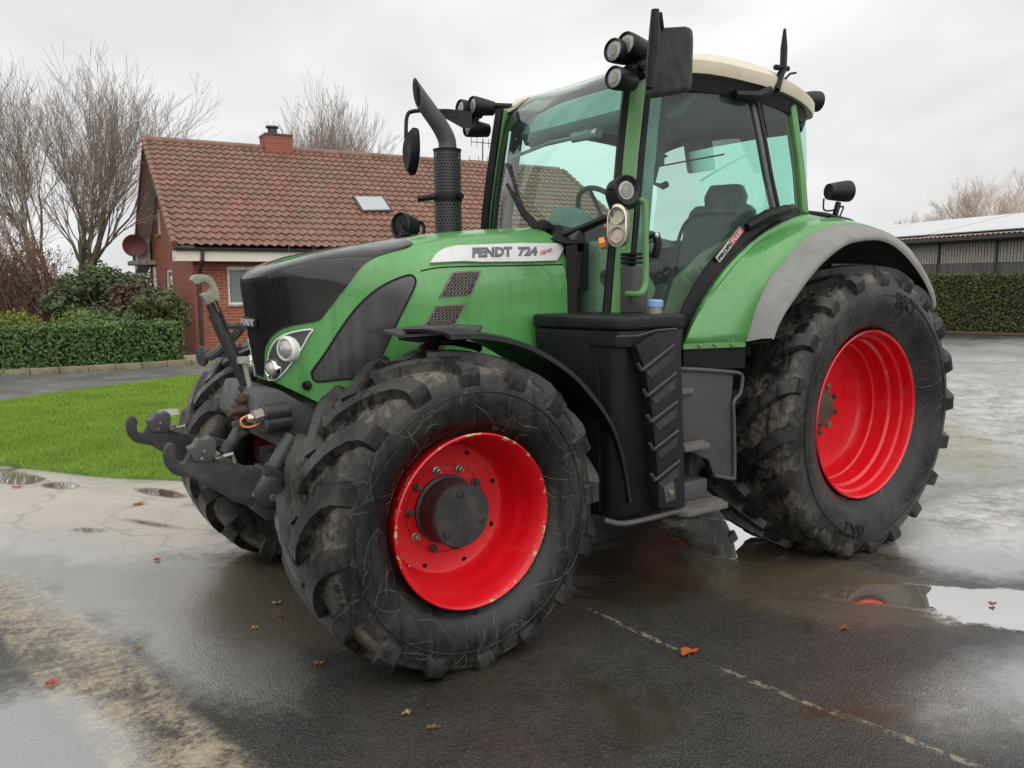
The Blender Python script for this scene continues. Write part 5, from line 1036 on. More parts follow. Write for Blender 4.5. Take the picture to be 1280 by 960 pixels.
# roof: real pantiles, ridge and verge tiles
def pantiles(w0, w1, sgn):
    tw, tr = .215, .31; nl = int((HLEN+OV)/tw); L2 = math.hypot(w1-w0, zroof(w1)-zroof(w0)); nr = int(abs(L2)/tr); nx = 6; rows = []
    for r in range(nr):
        for e, lift in ((0, .042), (.9, .006), (.999, .0)):
            k = (r+e)/nr; w = w0+(w1-w0)*k; row = []
            for i in range(nl*nx+1):
                l = -OV+(HLEN+OV)*i/(nl*nx); ph = (i % nx)/nx*2*math.pi; hgt = 0.024*math.sin(ph)+.007*math.sin(2*ph)+lift+.004*mnoise.noise(Vector((l*.7, w*.7, 1)))
                row.append((l, w-sgn*hgt*.52, zroof(w)+hgt*.85+.03))
            rows.append(row)
    return rows
mb = MB(); mb.loft(pantiles(-OE, HW, 1)); rf = HP(mb.build('roof', TILE, smooth=60, recalc=False))
mb = MB(); mb.loft([[(-OV, HW, ZR_+.02), (HLEN, HW, ZR_+.02)], [(-OV, 2*HW+OE, ZE+.03), (HLEN, 2*HW+OE, ZE+.03)]]); local(mb.build('rear_slope', TILE, smooth=0), rf)
mb = MB()
for k in range(int((HLEN+OV)/.36)):
    x = -OV+.36*k; mb.tube([(x, HW, ZR_+.02), (x+.38, HW, ZR_+.03)], [.125, .11], 10)
local(mb.build('ridge_tiles', TILE, smooth=40), rf); rt = bpy.data.objects['ridge_tiles']; rt.name = 'ridge'
for x in (-OV, HLEN):
    mb = MB()
    for k in range(20):
        w0_ = -OE+(HW+OE)*k/20; w1_ = -OE+(HW+OE)*(k+1.06)/20; a = Vector((x, w0_, zroof(w0_)+.07)); b = Vector((x, w1_, zroof(w1_)+.045)); mb.tube([a, b], [.085, .075], 8)
    local(mb.build('verge', TILE, smooth=40), rf)
# barge boards, gable soffit, eaves box, gutter, downpipe
mb = MB()
for sg in (0, 1):
    ws = [-OE, HW] if sg == 0 else [2*HW+OE, HW]
    zz = [ZE, ZR_]; a, b = (Vector((-OV, ws[0], zz[0]-.0)), Vector((-OV, ws[1], zz[1]-.0))); mb.prism([a, b, b-Vector((0, 0, .26 if sg else .12)), a-Vector((0, 0, .2 if sg else .1))], (-.03, 0, 0))
HP(mb.build('barge_board', plain('dark_red_board', (.10, .03, .025), .5)))
mb = MB()
for sg in (0, 1):
    ws = [-OE, HW] if sg == 0 else [2*HW+OE, HW]
    mb.add([(-OV, ws[0], ZE-.1), (-OV, ws[1], ZR_-.1), (0.0, ws[1], ZR_-.1), (0.0, ws[0], ZE-.1)], [(0, 1, 2, 3)])
mb.prism([(-OV+.02, 2*HW+OE, ZE-.05), (-OV+.02, 2*HW+OE-1.15, ZE+.62), (-OV+.02, 2*HW+OE-1.15, ZE-.3), (-OV+.02, 2*HW+OE, ZE-.5)], (.4, 0, 0)); HP(mb.build('soffit', SOFF, smooth=0))
mb = MB(); mb.box(((HLEN-OV)/2, -OE+.28, ZE-.215), (HLEN+OV-.02, .55, .24)); HP(mb.build('eaves_box', FASCIA))
mb = MB(); mb.loft([[(x, -OE-.03-.075*math.cos(a)-.03, ZE-.02-.075*math.sin(a)) for a in [math.pi*k/8 for k in range(9)]]+[(x, -OE-.06+.06, ZE-.02), (x, -OE-.06-.06, ZE-.03)] for x in (-OV, HLEN)], True, 0, True); gt = HP(mb.build('gutter', GUT, smooth=40))
mb = MB(); dx = hat(250, 380, w=-.08).x; mb.tube([(dx+.04, -OE-.05, ZE-.06), (dx+.03, -OE-.04, ZE-.3), (dx, -.09, ZE-.75), (dx, -.09, 0)], .045, 8); local(mb.build('downpipe', GUT, smooth=40), gt)
mb = MB(); c_ = hat(345, 176, w=HW+.1); mb.box((c_.x, HW+.1, ZR_-.12), (.82, .75, 1.05)); ch = HP(mb.build('chimney', BR_W)); mb = MB(); mb.box((c_.x, HW+.1, ZR_+.43), (.86, .79, .06)); mb.lathe([(.14, 0), (.14, .2), (.2, .22), (.2, .27), (.0005, .3)], (c_.x-.1, HW+.1, ZR_+.45), (0, 0, 1), 14); local(mb.build('chimney_cap', GUT), ch)
# skylight lying in the roof slope
def onroof(u, v, h=.1):
    o = HI @ CAM; d = HI.to_3x3() @ ray(u, v); n = Vector((0, -slope, 1)).normalized(); p0 = Vector((0, -OE, ZE))+n*h; t = (p0-o).dot(n)/d.dot(n); return o+d*t
q4 = [onroof(440, 245), onroof(479, 245.5), onroof(491, 264), onroof(452, 264.5)]; n_ = Vector((0, -slope, 1)).normalized()
mb = MB(); mb.prism([p-n_*.14 for p in q4], n_*.16); sk = HP(mb.build('skylight', GUT, bevel=.01)); cc = sum(q4, Vector())/4; MB_ = MB().prism([cc+(p-cc)*.86+n_*.021 for p in q4], n_*.004).build('pane', PANE, smooth=0); local(MB_, sk)
# dish and aerial on the house
dc = HM @ hat(168, 307, l=-.55); dish = thing('satellite_dish', 'dark red round satellite dish fixed to the gable end of the brick house', 'satellite dish', tuple(dc)); 
ax = (CAM+Vector((3, -2, 1.5))-dc).normalized(); mb = MB(); rd = .36; mb.lathe([(.0005, -.07), (rd*.5, -.05), (rd*.85, -.015), (rd, .0), (rd*1.02, -.008), (rd*.5, -.065), (.0005, -.085)], dc, ax, 32); mb_ = mb.build('reflector', plain('dark_red_dish', (.16, .028, .03), .45), dish)
mb = MB(); mb.tube([dc-ax*.08, HM @ hat(178, 318, l=-.05), HM @ hat(192, 315, l=.0)], .03, 6); mb.tube([dc-Vector((0, 0, .3)), dc-Vector((0, 0, .55)), dc+ax*.35-Vector((0, 0, .45))], .018, 6); mb.build('bracket', GUT, dish)
ac_ = HM @ hat(603, 206, w=HW+.05); an = thing('rooftop_aerial', 'thin metal television aerial on a mast above the roof ridge', 'aerial', (ac_.x, ac_.y, ac_.z)); up = Vector((0, 0, 1)); top = HM @ hat(603.5, 174, w=HW+.05)
mb = MB(); mb.tube([ac_-up*.3, top], .022, 6); mb.build('mast', GUT, an)
mb = MB(); rx = CR*.95+CD*.3
for zz, hw_, n in ((-.12, .42, 5), (-.75, .5, 4)):
    c = top+up*zz; mb.tube([c-rx*hw_, c+rx*hw_], .015, 5)
    for k in range(n): e = c+rx*hw_*(-1+2*k/(n-1)); mb.tube([e-up*.16, e+up*.16], .012, 4)
mb.build('antenna_rods', GUT, an); bpy.data.objects['antenna_rods'].name = 'antenna'
# ------------------------------------------------------------------ plants
def leafmat(name, a, b, tr=.25, rough=.45):
    t = NT(name); oi = t.n('ShaderNodeNewGeometry'); r = oi.outputs['Random Per Island']; n = t.noise(t.coord(), 1.5, 4)
    c = t.mix(r, a, b); c = t.mix(t.ramp(n, .35, .7, 0, .35), c, [x*.6 for x in a]); d = t.bsdf(c, rough, 0, 0, .1, None, .4)
    tl_ = t.n('ShaderNodeBsdfTranslucent'); t.l(c, tl_.inputs[0]); m = t.n('ShaderNodeMixShader'); m.inputs[0].default_value = tr; t.l(d, m.inputs[1]); t.l(tl_.outputs[0], m.inputs[2]); return t.done(m.outputs[0])
LEAF_H = leafmat('hedge_leaves', (.07, .14, .035), (.18, .27, .085)); LEAF_Y = leafmat('yellow_green_leaves', (.14, .19, .03), (.26, .30, .05)); LEAF_D = leafmat('dark_leaves', (.06, .09, .035), (.14, .18, .075)); LEAF_O = leafmat('olive_leaves', (.07, .10, .035), (.15, .17, .06)); LEAF_B = leafmat('brown_leaves', (.11, .06, .035), (.20, .11, .06)); LEAF_N = leafmat('clipped_conifer', (.055, .08, .022), (.14, .165, .05))
BARK = plain('grey_brown_bark', (.17, .135, .10), .85, var=.3, bump=.4, bscale=40, dirt=(.09, .10, .045), dirt_amt=.7); TWIG = plain('twigs', (.29, .245, .21), .85, var=.3); TWIG_R = plain('reddish_twigs', (.19, .115, .08), .85, var=.3); TWIG_P = plain('hazy_pale_twigs', (.62, .52, .48), .9, var=.2); DARKCORE = plain('hedge_interior', (.018, .022, .012), .95)  # palest twigs, for far trees: distance haze put into their colour
def leaf(mb, p, n, s, asp=.6):
    a, b = frame(n, (random.uniform(-1, 1), random.uniform(-1, 1), random.uniform(-1, 1)+.01)); a *= s*.5; b *= s*.5*asp; q = Vector(n)*s*.08
    o = len(mb.v); mb.v += [tuple(p-a), tuple(p-b*1.0+q), tuple(p+a), tuple(p+b+q)]; mb.f.append((o, o+1, o+2, o+3)); mb.m.append(0)
def rv(): 
    while True:
        v = Vector((random.uniform(-1, 1), random.uniform(-1, 1), random.uniform(-1, 1)))
        if .05 < v.length < 1: return v.normalized()
def hedge(name, label, path, w, h, n, size, mat_, seed, cat='hedge', group=None, rough=.06):
    """clipped hedge along a ground path: leaf shell over a dark core of stems"""
    random.seed(seed); P = [Vector((p[0], p[1], 0)) for p in path]; seg = [(b-a).length for a, b in zip(P, P[1:])]; T = sum(seg)
    th = thing(name, label, cat, tuple(P[0]), 0, group); mb = MB()
    def pos(s_):
        for a, b, L in zip(P, P[1:], seg):
            if s_ <= L: return a.lerp(b, s_/L), (b-a).normalized()
            s_ -= L
        return P[-1], (P[-1]-P[-2]).normalized()
    for _ in range(n):
        s_ = random.uniform(0, T); c, d = pos(s_); sd_ = Vector((-d.y, d.x, 0)); k = random.random(); per = 2*h+w
        u = random.uniform(0, per); r = random.gauss(0, 1)*.018
        if u < h: q, nn = c+sd_*(w/2)+Vector((0, 0, u)), sd_
        elif u < h+w: q, nn = c+sd_*(w/2-(u-h))+Vector((0, 0, h)), Vector((0, 0, 1))
        else: q, nn = c-sd_*(w/2)+Vector((0, 0, u-h-w)), -sd_
        if random.random() < .06: e = random.choice((0, T)); c, d = pos(e); q, nn = c+Vector((-d.y, d.x, 0))*random.uniform(-w/2, w/2)+Vector((0, 0, random.uniform(0, h))), d*(1 if e else -1)
        bulge = rough*mnoise.noise(q*1.3)+rough*.6*mnoise.noise(q*4)
        round_ = -.05*max(0, (q.z-(h-.12))/.12) if abs(nn.z) < .5 else 0
        q = q+nn*(bulge+r-abs(random.gauss(0, .03))+round_)+Vector((0, 0, max(0, .03-q.z)))
        leaf(mb, q, (nn*.9+rv()*.8+Vector((0, 0, .25))).normalized(), size*random.uniform(.6, 1.3))
    mb.build('foliage', mat_, th, smooth=0, recalc=False)
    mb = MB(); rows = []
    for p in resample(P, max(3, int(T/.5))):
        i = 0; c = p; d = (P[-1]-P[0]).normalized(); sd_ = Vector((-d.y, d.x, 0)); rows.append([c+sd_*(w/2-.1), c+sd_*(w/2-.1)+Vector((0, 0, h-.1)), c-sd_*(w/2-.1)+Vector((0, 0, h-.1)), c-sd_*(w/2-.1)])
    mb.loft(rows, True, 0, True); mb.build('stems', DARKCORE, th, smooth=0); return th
G = lambda u, v: at(u, v, z=0)
f0, f1 = G(-70, 476), G(226, 456); dd_ = (f1-f0).normalized(); nn_ = Vector((-dd_.y, dd_.x, 0)); nn_ = nn_ if nn_.dot(CD) > 0 else -nn_
HWID = 1.0; off_ = nn_*(HWID/2+.12)
hh = at(0, 413, y=(f0+nn_*.12).y+.0).z
hedge('hedge', 'low clipped evergreen hedge along the left driveway with a boxy flat top', [f0+off_-dd_*6.5, f1+off_+dd_*.12], HWID, .86, 30000, .075, LEAF_H, 1)
r0, r1 = G(1172, 414.5), G(1330, 419); rd_ = (r1-r0).normalized(); rn = Vector((-rd_.y, rd_.x, 0)); rn = rn if rn.dot(CD) > 0 else -rn
hedge('hedge', 'tall dark trimmed conifer hedge in front of the barn at the far right', [r0-rd_*9+rn*.6, r1+rn*.6+rd_*9], 1.1, 1.80, 70000, .085, LEAF_N, 2, rough=.05)
def shrub(name, label, c, rx, ry, h, n, size, mat_, seed, stem=TWIG, holes=.35, z0=.1, pointy=0):
    random.seed(seed); c = Vector((c[0], c[1], 0)); th = thing(name, label, 'shrub', tuple(c)); mb = MB(); sm = MB(); cl = []
    for k in range(int(16+n/300)):
        d = rv(); d.z = abs(d.z)*1.0-.15; rr = random.uniform(.45, 1)**.6; p = Vector((d.x*rx*rr, d.y*ry*rr, z0+h*.5+d.z*h*.5*rr)); p.z = max(p.z, z0)
        cl.append(p); sm.tube([c, c+Vector((p.x*.3, p.y*.3, p.z*.5)), c+p], [.025, .016, .006], 5)
    for _ in range(n):
        b = random.choice(cl); d = rv(); s_ = random.uniform(.3, 1)**.5*min(rx, h)*.34; p = c+b+Vector((d.x*s_, d.y*s_, d.z*s_*.8)); p.z = max(p.z, .03)
        leaf(mb, p, (d+Vector((0, 0, .5))+rv()*.6).normalized(), size*random.uniform(.6, 1.4))
    mb.build('foliage', mat_, th, smooth=0, recalc=False); sm.build('stems', stem, th, recalc=False); return th
def px_at_depth(u, dep): d = ray(u, 351); d = Vector((d.x, d.y, 0)); p = CAM+d*(dep/d.dot(Vector((CD.x, CD.y, 0)).normalized())); return (p.x, p.y)
shrub('shrub', 'rounded olive-green bush right against the brick corner of the house', px_at_depth(193, 17.6), .62, .6, 1.55, 3800, .085, LEAF_O, 11)
shrub('shrub', 'dark green laurel bush under the bare tree with upright leafy tips', px_at_depth(128, 20.5), 1.35, .9, 2.0, 5200, .12, LEAF_D, 12)
shrub('shrub', 'reddish brown leafed shrub between the dark bush and the house', px_at_depth(160, 19.5), .8, .7, 1.75, 2600, .10, leafmat('bronze_leaves', (.06, .05, .03), (.15, .085, .05)), 13)
shrub('shrub', 'bright yellow-green shrub rising just behind the low hedge', px_at_depth(92, 17.2), .55, .5, 1.18, 2200, .08, LEAF_Y, 14)
shrub('shrub', 'spreading mid-green ground shrub along the rear edge of the low hedge', px_at_depth(125, 17.0), 1.0, .5, .98, 2800, .08, LEAF_H, 15)
shrub('shrub', 'small yellowish shrub at the left end behind the low hedge', px_at_depth(2, 16.5), .7, .5, 1.1, 1800, .07, LEAF_Y, 16)
def branch(mb, tw, p, d, r, L, depth, spread, up, gn=5, minr=.004, kink=.18, prune=.0):
    pts = [p]; rs = [r]; n = 4; q = p.copy(); dd = d.copy()
    for i in range(n):
        dd = (dd+rv()*kink+Vector((0, 0, up))).normalized(); q = q+dd*(L/n); pts.append(q.copy()); rs.append(max(r*(1-.42*(i+1)/n), minr))
    (mb if r > .035 else tw).tube(pts, rs, 7 if r > .06 else 4 if r > .015 else 3, cap=False)
    if depth == 0: return
    k = random.choice((2, 3)) if depth > 1 else random.choice((2, 3, 3))
    for j in range(k+(2 if depth > 2 else 1)):
        if depth < 3 and random.random() < prune: continue
        i = n if j < k-1 else random.randint(2, n)
        d2 = (dd if i == n else (pts[i]-pts[i-1]).normalized()); ax_ = rv(); ax_ = (ax_-d2*ax_.dot(d2)).normalized(); an_ = random.uniform(.5, 1)*spread
        nd = (d2*math.cos(an_)+ax_*math.sin(an_)).normalized(); branch(mb, tw, pts[i], nd, max(rs[i]*random.uniform(.55, .78), minr), L*random.uniform(.62, .84), depth-1, spread, up, gn, minr, kink, prune)
def bare_tree(name, label, xy, trunks, h, depth, spread, seed, bark=BARK, twig=TWIG, minr=.005, r0=.2, group=None, up=.06, prune=.0):
    random.seed(seed); c = Vector((xy[0], xy[1], 0)); th = thing(name, label, 'tree', tuple(c), 0, group); mb = MB(); tw = MB()
    for (dx, dy, tilt) in trunks:
        d = Vector((tilt[0], tilt[1], 1)).normalized(); branch(mb, tw, c+Vector((dx, dy, -.1)), d, r0*random.uniform(.8, 1), h*.34, depth, spread, up, minr=minr, prune=prune)
    mb.build('trunk', bark, th, smooth=50, recalc=False); tw.build('crown', twig, th, smooth=0, recalc=False); return th
rt2 = Vector((CR.x, CR.y, 0)).normalized()
def tl_(a): v = rt2*a; return (v.x, v.y)
c5 = px_at_depth(76, 27)
bare_tree('bare_tree', 'tall wide-crowned leafless tree with several trunks left of the house', c5, [(rt2.x*a, rt2.y*a, tl_(b)) for a, b in ((-.45, -.26), (-.12, -.10), (.12, .0), (.55, .0), (.6, .08))], 7.7, 6, .32, 31, minr=.0042, r0=.16, up=.04, prune=.6)
bare_tree('bare_tree', 'leafless treetop showing above the roof ridge beside the chimney', px_at_depth(393, 42), [(0, 0, tl_(.04)), (.3, .2, tl_(.12)), (-.3, -.1, tl_(-.12))], 10.0, 6, .27, 33, minr=.006, r0=.15, prune=.55)
bare_tree('bare_tree', 'thin leafless tree at the left edge with crossing low branches', px_at_depth(-8, 24), [(0, 0, tl_(.12)), (.3, 0, tl_(-.3))], 5.4, 4, .6, 34, minr=.005, r0=.09)
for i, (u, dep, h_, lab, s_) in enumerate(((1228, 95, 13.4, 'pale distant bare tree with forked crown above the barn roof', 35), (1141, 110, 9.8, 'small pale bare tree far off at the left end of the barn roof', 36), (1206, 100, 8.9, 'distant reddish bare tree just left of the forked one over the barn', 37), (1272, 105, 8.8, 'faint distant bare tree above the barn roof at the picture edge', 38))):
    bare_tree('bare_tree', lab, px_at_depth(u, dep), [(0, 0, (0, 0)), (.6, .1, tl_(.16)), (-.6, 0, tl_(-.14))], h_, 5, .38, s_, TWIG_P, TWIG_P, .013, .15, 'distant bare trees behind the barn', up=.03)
def twig_hedge():
    random.seed(41); a, b = Vector((*px_at_depth(-30, 21), 0)), Vector((*px_at_depth(74, 20.5), 0)); th = thing('beech_hedge', 'tall brown twiggy leafless hedge at the left edge', 'hedge', tuple(a)); mb = MB(); lf = MB()
    for k in range(330):
        p = a.lerp(b, random.random())+nn_*random.uniform(-.5, .5); p.z = 0; h_ = random.uniform(1.5, 2.6)*(1-.25*max(0, (p-a).length/(b-a).length-.7)/.3); d = (Vector((0, 0, 1))+rv()*.22).normalized()
        q = [p+d*h_*i/5+rv()*.05*i for i in range(6)]; mb.tube(q, [.016, .013, .011, .009, .007, .004], 3, cap=False)
        for j in range(8):
            o = q[random.randint(1, 5)]; e = o+(d+rv()*.9).normalized()*random.uniform(.25, .6); mb.tube([o, o.lerp(e, .5)+rv()*.03, e], [.007, .006, .004], 3, cap=False)
            for _ in range(4): leaf(lf, o.lerp(e, random.random())+rv()*.05, rv(), random.uniform(.04, .08))
    mb.build('stems', TWIG_R, th, smooth=0, recalc=False); lf.build('dry_leaves', LEAF_B, th, smooth=0, recalc=False)
twig_hedge()
random.seed(44); c = Vector((*px_at_depth(385, 17.5), 0)); th = thing('bare_shrub', 'spindly leafless shrub with long thin orange twigs against the house wall', 'shrub', tuple(c)); mb = MB()
for k in range(26):
    d = (Vector((0, 0, 1))+rt2*random.uniform(-.42, .5)+rv()*.1).normalized(); h_ = random.uniform(1.4, 3.1); mb.tube([c+d*h_*i/5+rv()*.03*i for i in range(6)], [.011, .010, .009, .008, .006, .004], 3, cap=False)
    o = c+d*h_*.6; e = o+(d+rv()*.6).normalized()*.6; mb.tube([o, e], [.006, .004], 3, cap=False)
mb.build('stems', TWIG_R, th, smooth=0, recalc=False)
lf = MB()
for k in range(220): p = c+rt2*random.gauss(.75, .2)+Vector((0, 0, random.uniform(1.9, 2.32))); leaf(lf, p, rv(), .07)
lf.build('foliage', LEAF_Y, th, smooth=0, recalc=False)
# ------------------------------------------------------------------ driveway, kerb, lawn
ASPH = plain('driveway_asphalt', (.13, .128, .125), .38, var=.25, scale=1.2, bump=.3, bscale=140)
def sheet(name, pts, z, mat_, th=0): 
    mb = MB(); P = [Vector((p[0], p[1], z)) for p in pts]
    if th: mb.prism([p-Vector((0, 0, th)) for p in P], (0, 0, th))
    else: mb.add(P, [tuple(t) for t in tessellate_polygon([P])])
    return structure(mb.build(name, mat_, smooth=0))
far_edge = [G(-120, 480), G(0, 470.5), G(100, 466), G(200, 459.5), G(250, 456), G(330, 452)]
near_edge = [G(u, v) for u, v in spline([(-120, 530), (-40, 513), (0, 505), (60, 496), (130, 486), (200, 477), (246, 471.5), (330, 463)], 4)]
sheet('driveway', far_edge+near_edge[::-1], .004, ASPH)
mb = MB(); P = [p+nn_*.0 for p in far_edge]
KERB = plain('mossy_concrete_kerb', (.24, .21, .14), .8, var=.25, scale=4, dirt=(.12, .12, .05), dirt_amt=.7)
L_ = resample(P, 40)
for i in range(0, 36, 3):
    a, b = L_[i], L_[min(i+3, 39)]; b = b-(b-a).normalized()*.012; nrm = nn_*.12; mb.prism([a, b, b+nrm, a+nrm], (0, 0, .12))
structure(mb.build('kerb', KERB, bevel=.012))
sheet('gravel_bed', [G(231, 455.3)+nn_*.13, G(231, 452)+nn_*1.2, G(330, 444)+nn_*1, G(330, 451.7)+nn_*.13], .03, plain('sandy_gravel', (.42, .30, .19), .9, var=.35, scale=30, bump=.6, bscale=60))
lawn_out = [(245, 472.5), (240, 478), (232, 500), (226, 540), (228, 575), (232, 597), (210, 600), (160, 599), (110, 595), (60, 589), (25, 585), (0, 581), (-60, 568), (-130, 545), (-90, 521), (-40, 513.5), (0, 505.5), (60, 496.5), (130, 486.5), (200, 477.5)]
LW_ = [G(u, v) for u, v in [(255, 471), (330, 464), (420, 475), (420, 560), (330, 604), (270, 603)]+lawn_out[6:]]
LAWN = plain('lawn_soil', (.12, .21, .03), .9, var=.3, scale=5, bump=.5, bscale=80)
sheet('lawn_base', LW_, .03, LAWN, .03)
def inside(p, poly):
    c = False; j = len(poly)-1
    for i in range(len(poly)):
        a, b = poly[i], poly[j]
        if (a.y > p.y) != (b.y > p.y) and p.x < (b.x-a.x)*(p.y-a.y)/(b.y-a.y)+a.x: c = not c
        j = i
    return c
random.seed(51); mb = MB(); x0 = min(p.x for p in LW_); x1 = max(p.x for p in LW_); y0 = min(p.y for p in LW_); y1 = max(p.y for p in LW_); slab = [G(560/4+0, 0+540/1) if 0 else None]
n = 0
while n < 150000:
    p = Vector((random.uniform(x0, x1), random.uniform(y0, y1), .028)); 
    if not inside(p, LW_): continue
    dz = (p-CAM).dot(CD); u_, v_ = pix(p)
    if u_ > 420 or u_ < -60: continue
    if dz > 9 and random.random() > 9/dz: continue
    if 195 < u_ < 225 and 512 < v_ < 523: continue
    n += 1; h_ = random.uniform(.025, .055)*(1+.5*mnoise.noise(p*2)); a = random.uniform(0, 6.283); w = Vector((math.cos(a), math.sin(a), 0))*.0042*max(1, dz/8); ln = Vector((random.gauss(0, .35), random.gauss(0, .35), 1))*h_
    o = len(mb.v); mb.v += [tuple(p-w), tuple(p+w), tuple(p+ln)]; mb.f.append((o, o+1, o+2)); mb.m.append(0)
go = mb.build('grass', leafmat('grass_blades', (.19, .33, .035), (.35, .50, .08), .3, .5), smooth=0, recalc=False); structure(go, 'stuff')
sheet('paving_slab', [G(199, 516), G(222, 513), G(225, 521), G(203, 523)], .036, CONC, .03)
# ------------------------------------------------------------------ barn behind the right hedge
DIM = plain('dusty_shed_glass', (.09, .095, .10), .3, var=.3, scale=1.5)
def barn():
    L0 = px_at_depth(1128, 39.5); L0 = Vector((*L0, 0)); e2 = Vector((*px_at_depth(1280, 33.2), 0)); a = (e2-L0).normalized(); b = Vector((-a.y, a.x, 0)); b = b if b.dot(CD) > 0 else -b
    o = L0-a*12; TH = thing('barn', 'long low grey farm shed with solar panels on its pale roof behind the right hedge', 'barn', tuple(o)); zt = 3.52; LEN = 26
    Pq = lambda l, w, z: o+a*l+b*w+Vector((0, 0, z))
    mb = MB(); mb.prism([Pq(0, .35, 0), Pq(LEN, .35, 0), Pq(LEN, .35, 3.5), Pq(0, .35, 3.5)], b*.1); mb.prism([Pq(0, .45, 0), Pq(0, 11, 0), Pq(0, 11, 3.4), Pq(0, 5.5, 4.6), Pq(0, .45, 3.4)], a*.1); mb.prism([Pq(LEN-.1, .45, 0), Pq(LEN-.1, 11, 0), Pq(LEN-.1, 11, 3.4), Pq(LEN-.1, 5.5, 4.6), Pq(LEN-.1, .45, 3.4)], a*.1); mb.prism([Pq(.1, 10.9, 0), Pq(LEN-.1, 10.9, 0), Pq(LEN-.1, 10.9, 3.4), Pq(.1, 10.9, 3.4)], b*.1); mb.build('wall', plain('grey_cladding', (.17, .16, .14), .8, var=.2, scale=2), TH)
    mb = MB()
    for k in range(int(LEN/.16)): mb.prism([Pq(.16*k, .33, 2.35), Pq(.16*k+.12, .33, 2.35), Pq(.16*k+.12, .33, 3.3), Pq(.16*k, .33, 3.3)], -b*.02)
    mb.build('cladding', plain('pale_profile_sheet', (.42, .40, .35), .7, var=.15), TH)
    for k in range(8):
        l = 1.5+3.1*k; mb = MB(); mb.prism([Pq(l, .33, 1.2), Pq(l+2.9, .33, 1.2), Pq(l+2.9, .33, 2.32), Pq(l, .33, 2.32)], -b*.02); w_ = mb.build('window', DIM, TH, smooth=0); mb = MB()
        for j in range(9): mb.prism([Pq(l+.36*j, .305, 1.2), Pq(l+.36*j+.03, .305, 1.2), Pq(l+.36*j+.03, .305, 2.32), Pq(l+.36*j, .305, 2.32)], -b*.02)
        mb.build('frame', plain('grey_window_bars', (.2, .2, .2), .6), w_)
    mb = MB()
    for k in range(9): mb.prism([Pq(1.4+3.1*k, .34, 0), Pq(1.5+3.1*k, .34, 0), Pq(1.5+3.1*k, .34, 3.3), Pq(1.4+3.1*k, .34, 3.3)], -b*.1)
    mb.build('post', plain('dark_post', (.05, .05, .045), .6), TH); bpy.data.objects['post'].name = 'wall_posts'
    sl = .20; zr = lambda w: zt+(w+.35)*sl; mb = MB(); rows = []; n = 420
    for w in (-.35, 5.6): rows.append([Pq(-.4+(LEN+.8)*i/n, w, zr(w)+.03*math.sin(i*1.57)) for i in range(n+1)])
    mb.loft(rows); mb.loft([[Pq(-.4, 5.6, zr(5.6)), Pq(LEN+.4, 5.6, zr(5.6))], [Pq(-.4, 11.4, zt), Pq(LEN+.4, 11.4, zt)]]); rf = mb.build('roof', plain('fibre_cement', (.30, .24, .21), .8, var=.2), TH, smooth=40, recalc=False)
    mb = MB(); mb.prism([Pq(-.4, -.42, zt-.20), Pq(-.4, -.30, zt-.20), Pq(-.4, -.30, zt-.04), Pq(-.4, -.42, zt-.04)], a*(LEN+.8)); mb.build('gutter', GUT, rf); mb = MB(); mb.prism([Pq(-.4, -.28, zt-.05), Pq(-.4, .35, zt-.05), Pq(-.4, .35, zt-.25), Pq(-.4, -.28, zt-.25)], a*(LEN+.8)); mb.build('eaves_board', plain('dark_eaves', (.05, .05, .045), .7), rf)
    SOL = NT('solar_glass'); SOL = SOL.done(SOL.bsdf((.5, .52, .55), .12, 0, .5, .05, None, 1.0))
    for k in range(4):
        l = 1.0+6.3*k; nrm = (Vector((0, 0, 1))-b*sl).normalized()
        q = [Pq(l, -.1, zr(-.1))+nrm*.09, Pq(l+6.15, -.1, zr(-.1))+nrm*.09, Pq(l+6.15, 5.2, zr(5.2))+nrm*.09, Pq(l, 5.2, zr(5.2))+nrm*.09]; mb = MB(); mb.prism(q, nrm*.04); sp = mb.build('solar_array', SOL, rf, smooth=0)
barn()
sheet('verge', [r0-rd_*9-rn*.35, r1+rd_*2-rn*.35, r1+rd_*2+rn*.2, r0-rd_*9+rn*.2], .02, plain('leaf_litter_soil', (.14, .075, .045), .9, var=.4, scale=20, bump=.5, bscale=50), .02)
# ------------------------------------------------------------------ fallen leaves
FL_O = leafmat('orange_leaf', (.50, .12, .02), (.42, .09, .02), .2); FL_B = leafmat('brown_leaf', (.20, .09, .03), (.26, .12, .05), .2); FL_T = leafmat('tan_leaf', (.42, .28, .14), (.36, .24, .12), .2); FL_R = leafmat('red_leaf', (.42, .06, .03), (.42, .06, .03), .2)
def fallen(u, v, s, m, label, seed, z=.0):
    random.seed(seed); p = at(u, v, z=z); a = random.uniform(0, 6.28); mb = MB(); n = 14; pts = []
    for k in range(n):
        t = 2*math.pi*k/n; r = s*(.5+.12*math.cos(3*t+a)+.08*math.sin(5*t)); pts.append(p+Vector((r*math.cos(t+a)*1.15, r*math.sin(t+a)*.75, .006+.012*abs(math.sin(2*t+a)))))
    mb.add(pts+[p+Vector((0, 0, .007))], [(k, (k+1) % n, n) for k in range(n)]); e = p+Vector((math.cos(a), math.sin(a), 0))*s*1.05; mb.tube([p+Vector((0, 0, .009)), e+Vector((0, 0, .01))], .0016, 4)
    tag(mb.build('fallen_leaf', m, smooth=0, recalc=False), label, 'leaf', 'fallen leaves on the yard')
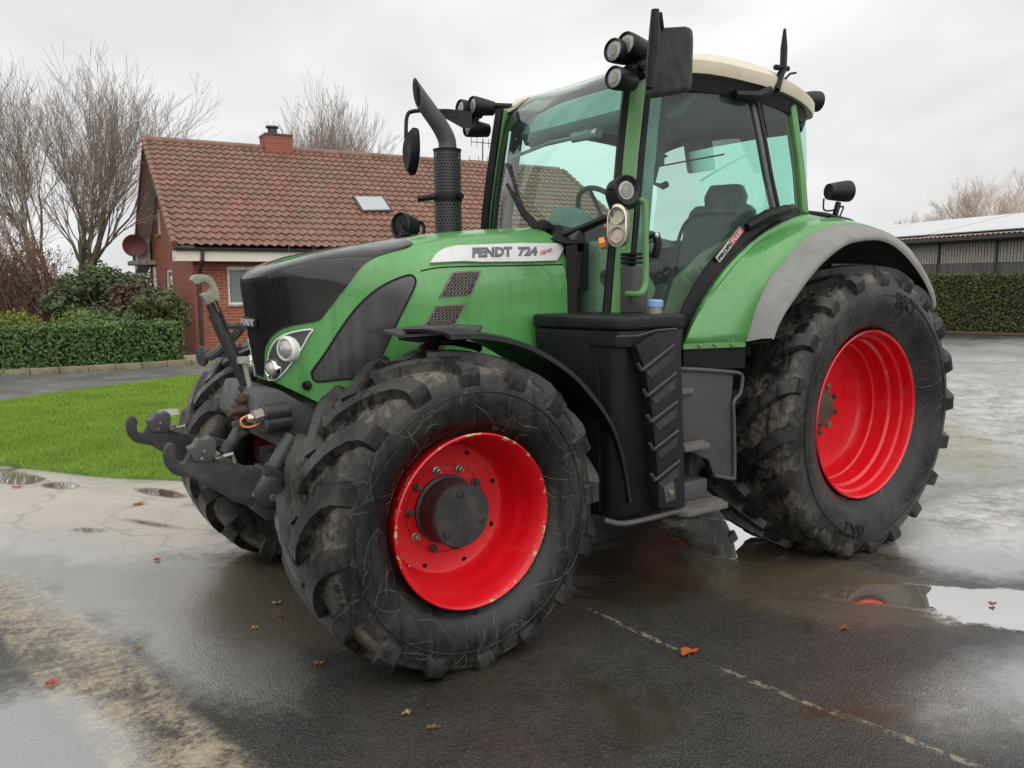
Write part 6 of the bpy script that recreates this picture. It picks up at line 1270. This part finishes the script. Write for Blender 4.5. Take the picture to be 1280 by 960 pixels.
for a_ in ((860, 817, .075, FL_O, 'largest orange fallen leaf, lying on the pale crack line right of the front wheel', 1), (1056, 787, .04, FL_B, 'small brown fallen leaf near the edge of the large puddle', 2), (397, 832, .04, FL_B, 'brown fallen leaf below the front of the big front tyre', 3), (65, 856, .05, FL_R, 'red fallen leaf on the sandy strip at bottom left', 4),
           (174, 631, .075, FL_O, 'orange fallen leaf on the pale concrete beside the lawn', 5), (345, 756, .04, FL_T, 'tan fallen leaf on wet ground just in front of the front tyre', 6), (352, 772, .035, FL_B, 'darker leaf next to the tan one in front of the tyre', 7), (318, 787, .03, FL_T, 'tiny tan leaf left of the front tyre shadow', 8), (172, 810, .032, FL_T, 'pale leaf on the wet film near the sandy strip', 9),
           (508, 894, .03, FL_T, 'little pale leaf on dark asphalt below the front wheel', 10), (540, 912, .03, FL_B, 'rust-brown scrap of leaf nearest the camera on dark asphalt', 11), (21, 610, .055, FL_R, 'reddish leaf beside the small puddle at the left edge', 12), (197, 701, .04, FL_R, 'red leaf on the grey asphalt left of the far front tyre', 13), (1240, 757, .04, FL_B, 'dark leaf floating in the big puddle at the right', 14), (66, 527, .06, FL_R, 'dark red leaf lying on the lawn', 15, .06), (80, 530, .05, FL_T, 'pale tan leaf on the lawn grass', 16, .06)):
    fallen(*a_)

# ------------------------------------------------------------------ fields and the line of woods far away
mb = MB(); n = 96; cx_, cy_ = -6, -8
mb.loft([[(cx_+rr*math.cos(2*math.pi*k/n), cy_+rr*math.sin(2*math.pi*k/n), .006) for k in range(n+1)] for rr in (62, 895)]); structure(mb.build('field', plain('winter_field', (.10, .13, .045), .9, var=.3, scale=.05), smooth=0, recalc=False))
random.seed(61); mb = MB()
for _ in range(9000):
    a = random.uniform(0, 6.2832); rr = random.uniform(165, 190); h_ = 3.2+2.2*mnoise.noise(Vector((math.cos(a)*9, math.sin(a)*9, 0)))+1.2*mnoise.noise(Vector((math.cos(a)*40, math.sin(a)*40, 3))); p = Vector((cx_+rr*math.cos(a), cy_+rr*math.sin(a), random.uniform(0, 1)**.7*max(h_, 1)))
    leaf(mb, p, (rv()+Vector((-math.cos(a), -math.sin(a), .2))*1.2).normalized(), random.uniform(1.2, 2.6))
structure(mb.build('treeline', leafmat('distant_woods', (.12, .11, .09), (.20, .17, .15), .2), smooth=0, recalc=False), 'stuff')
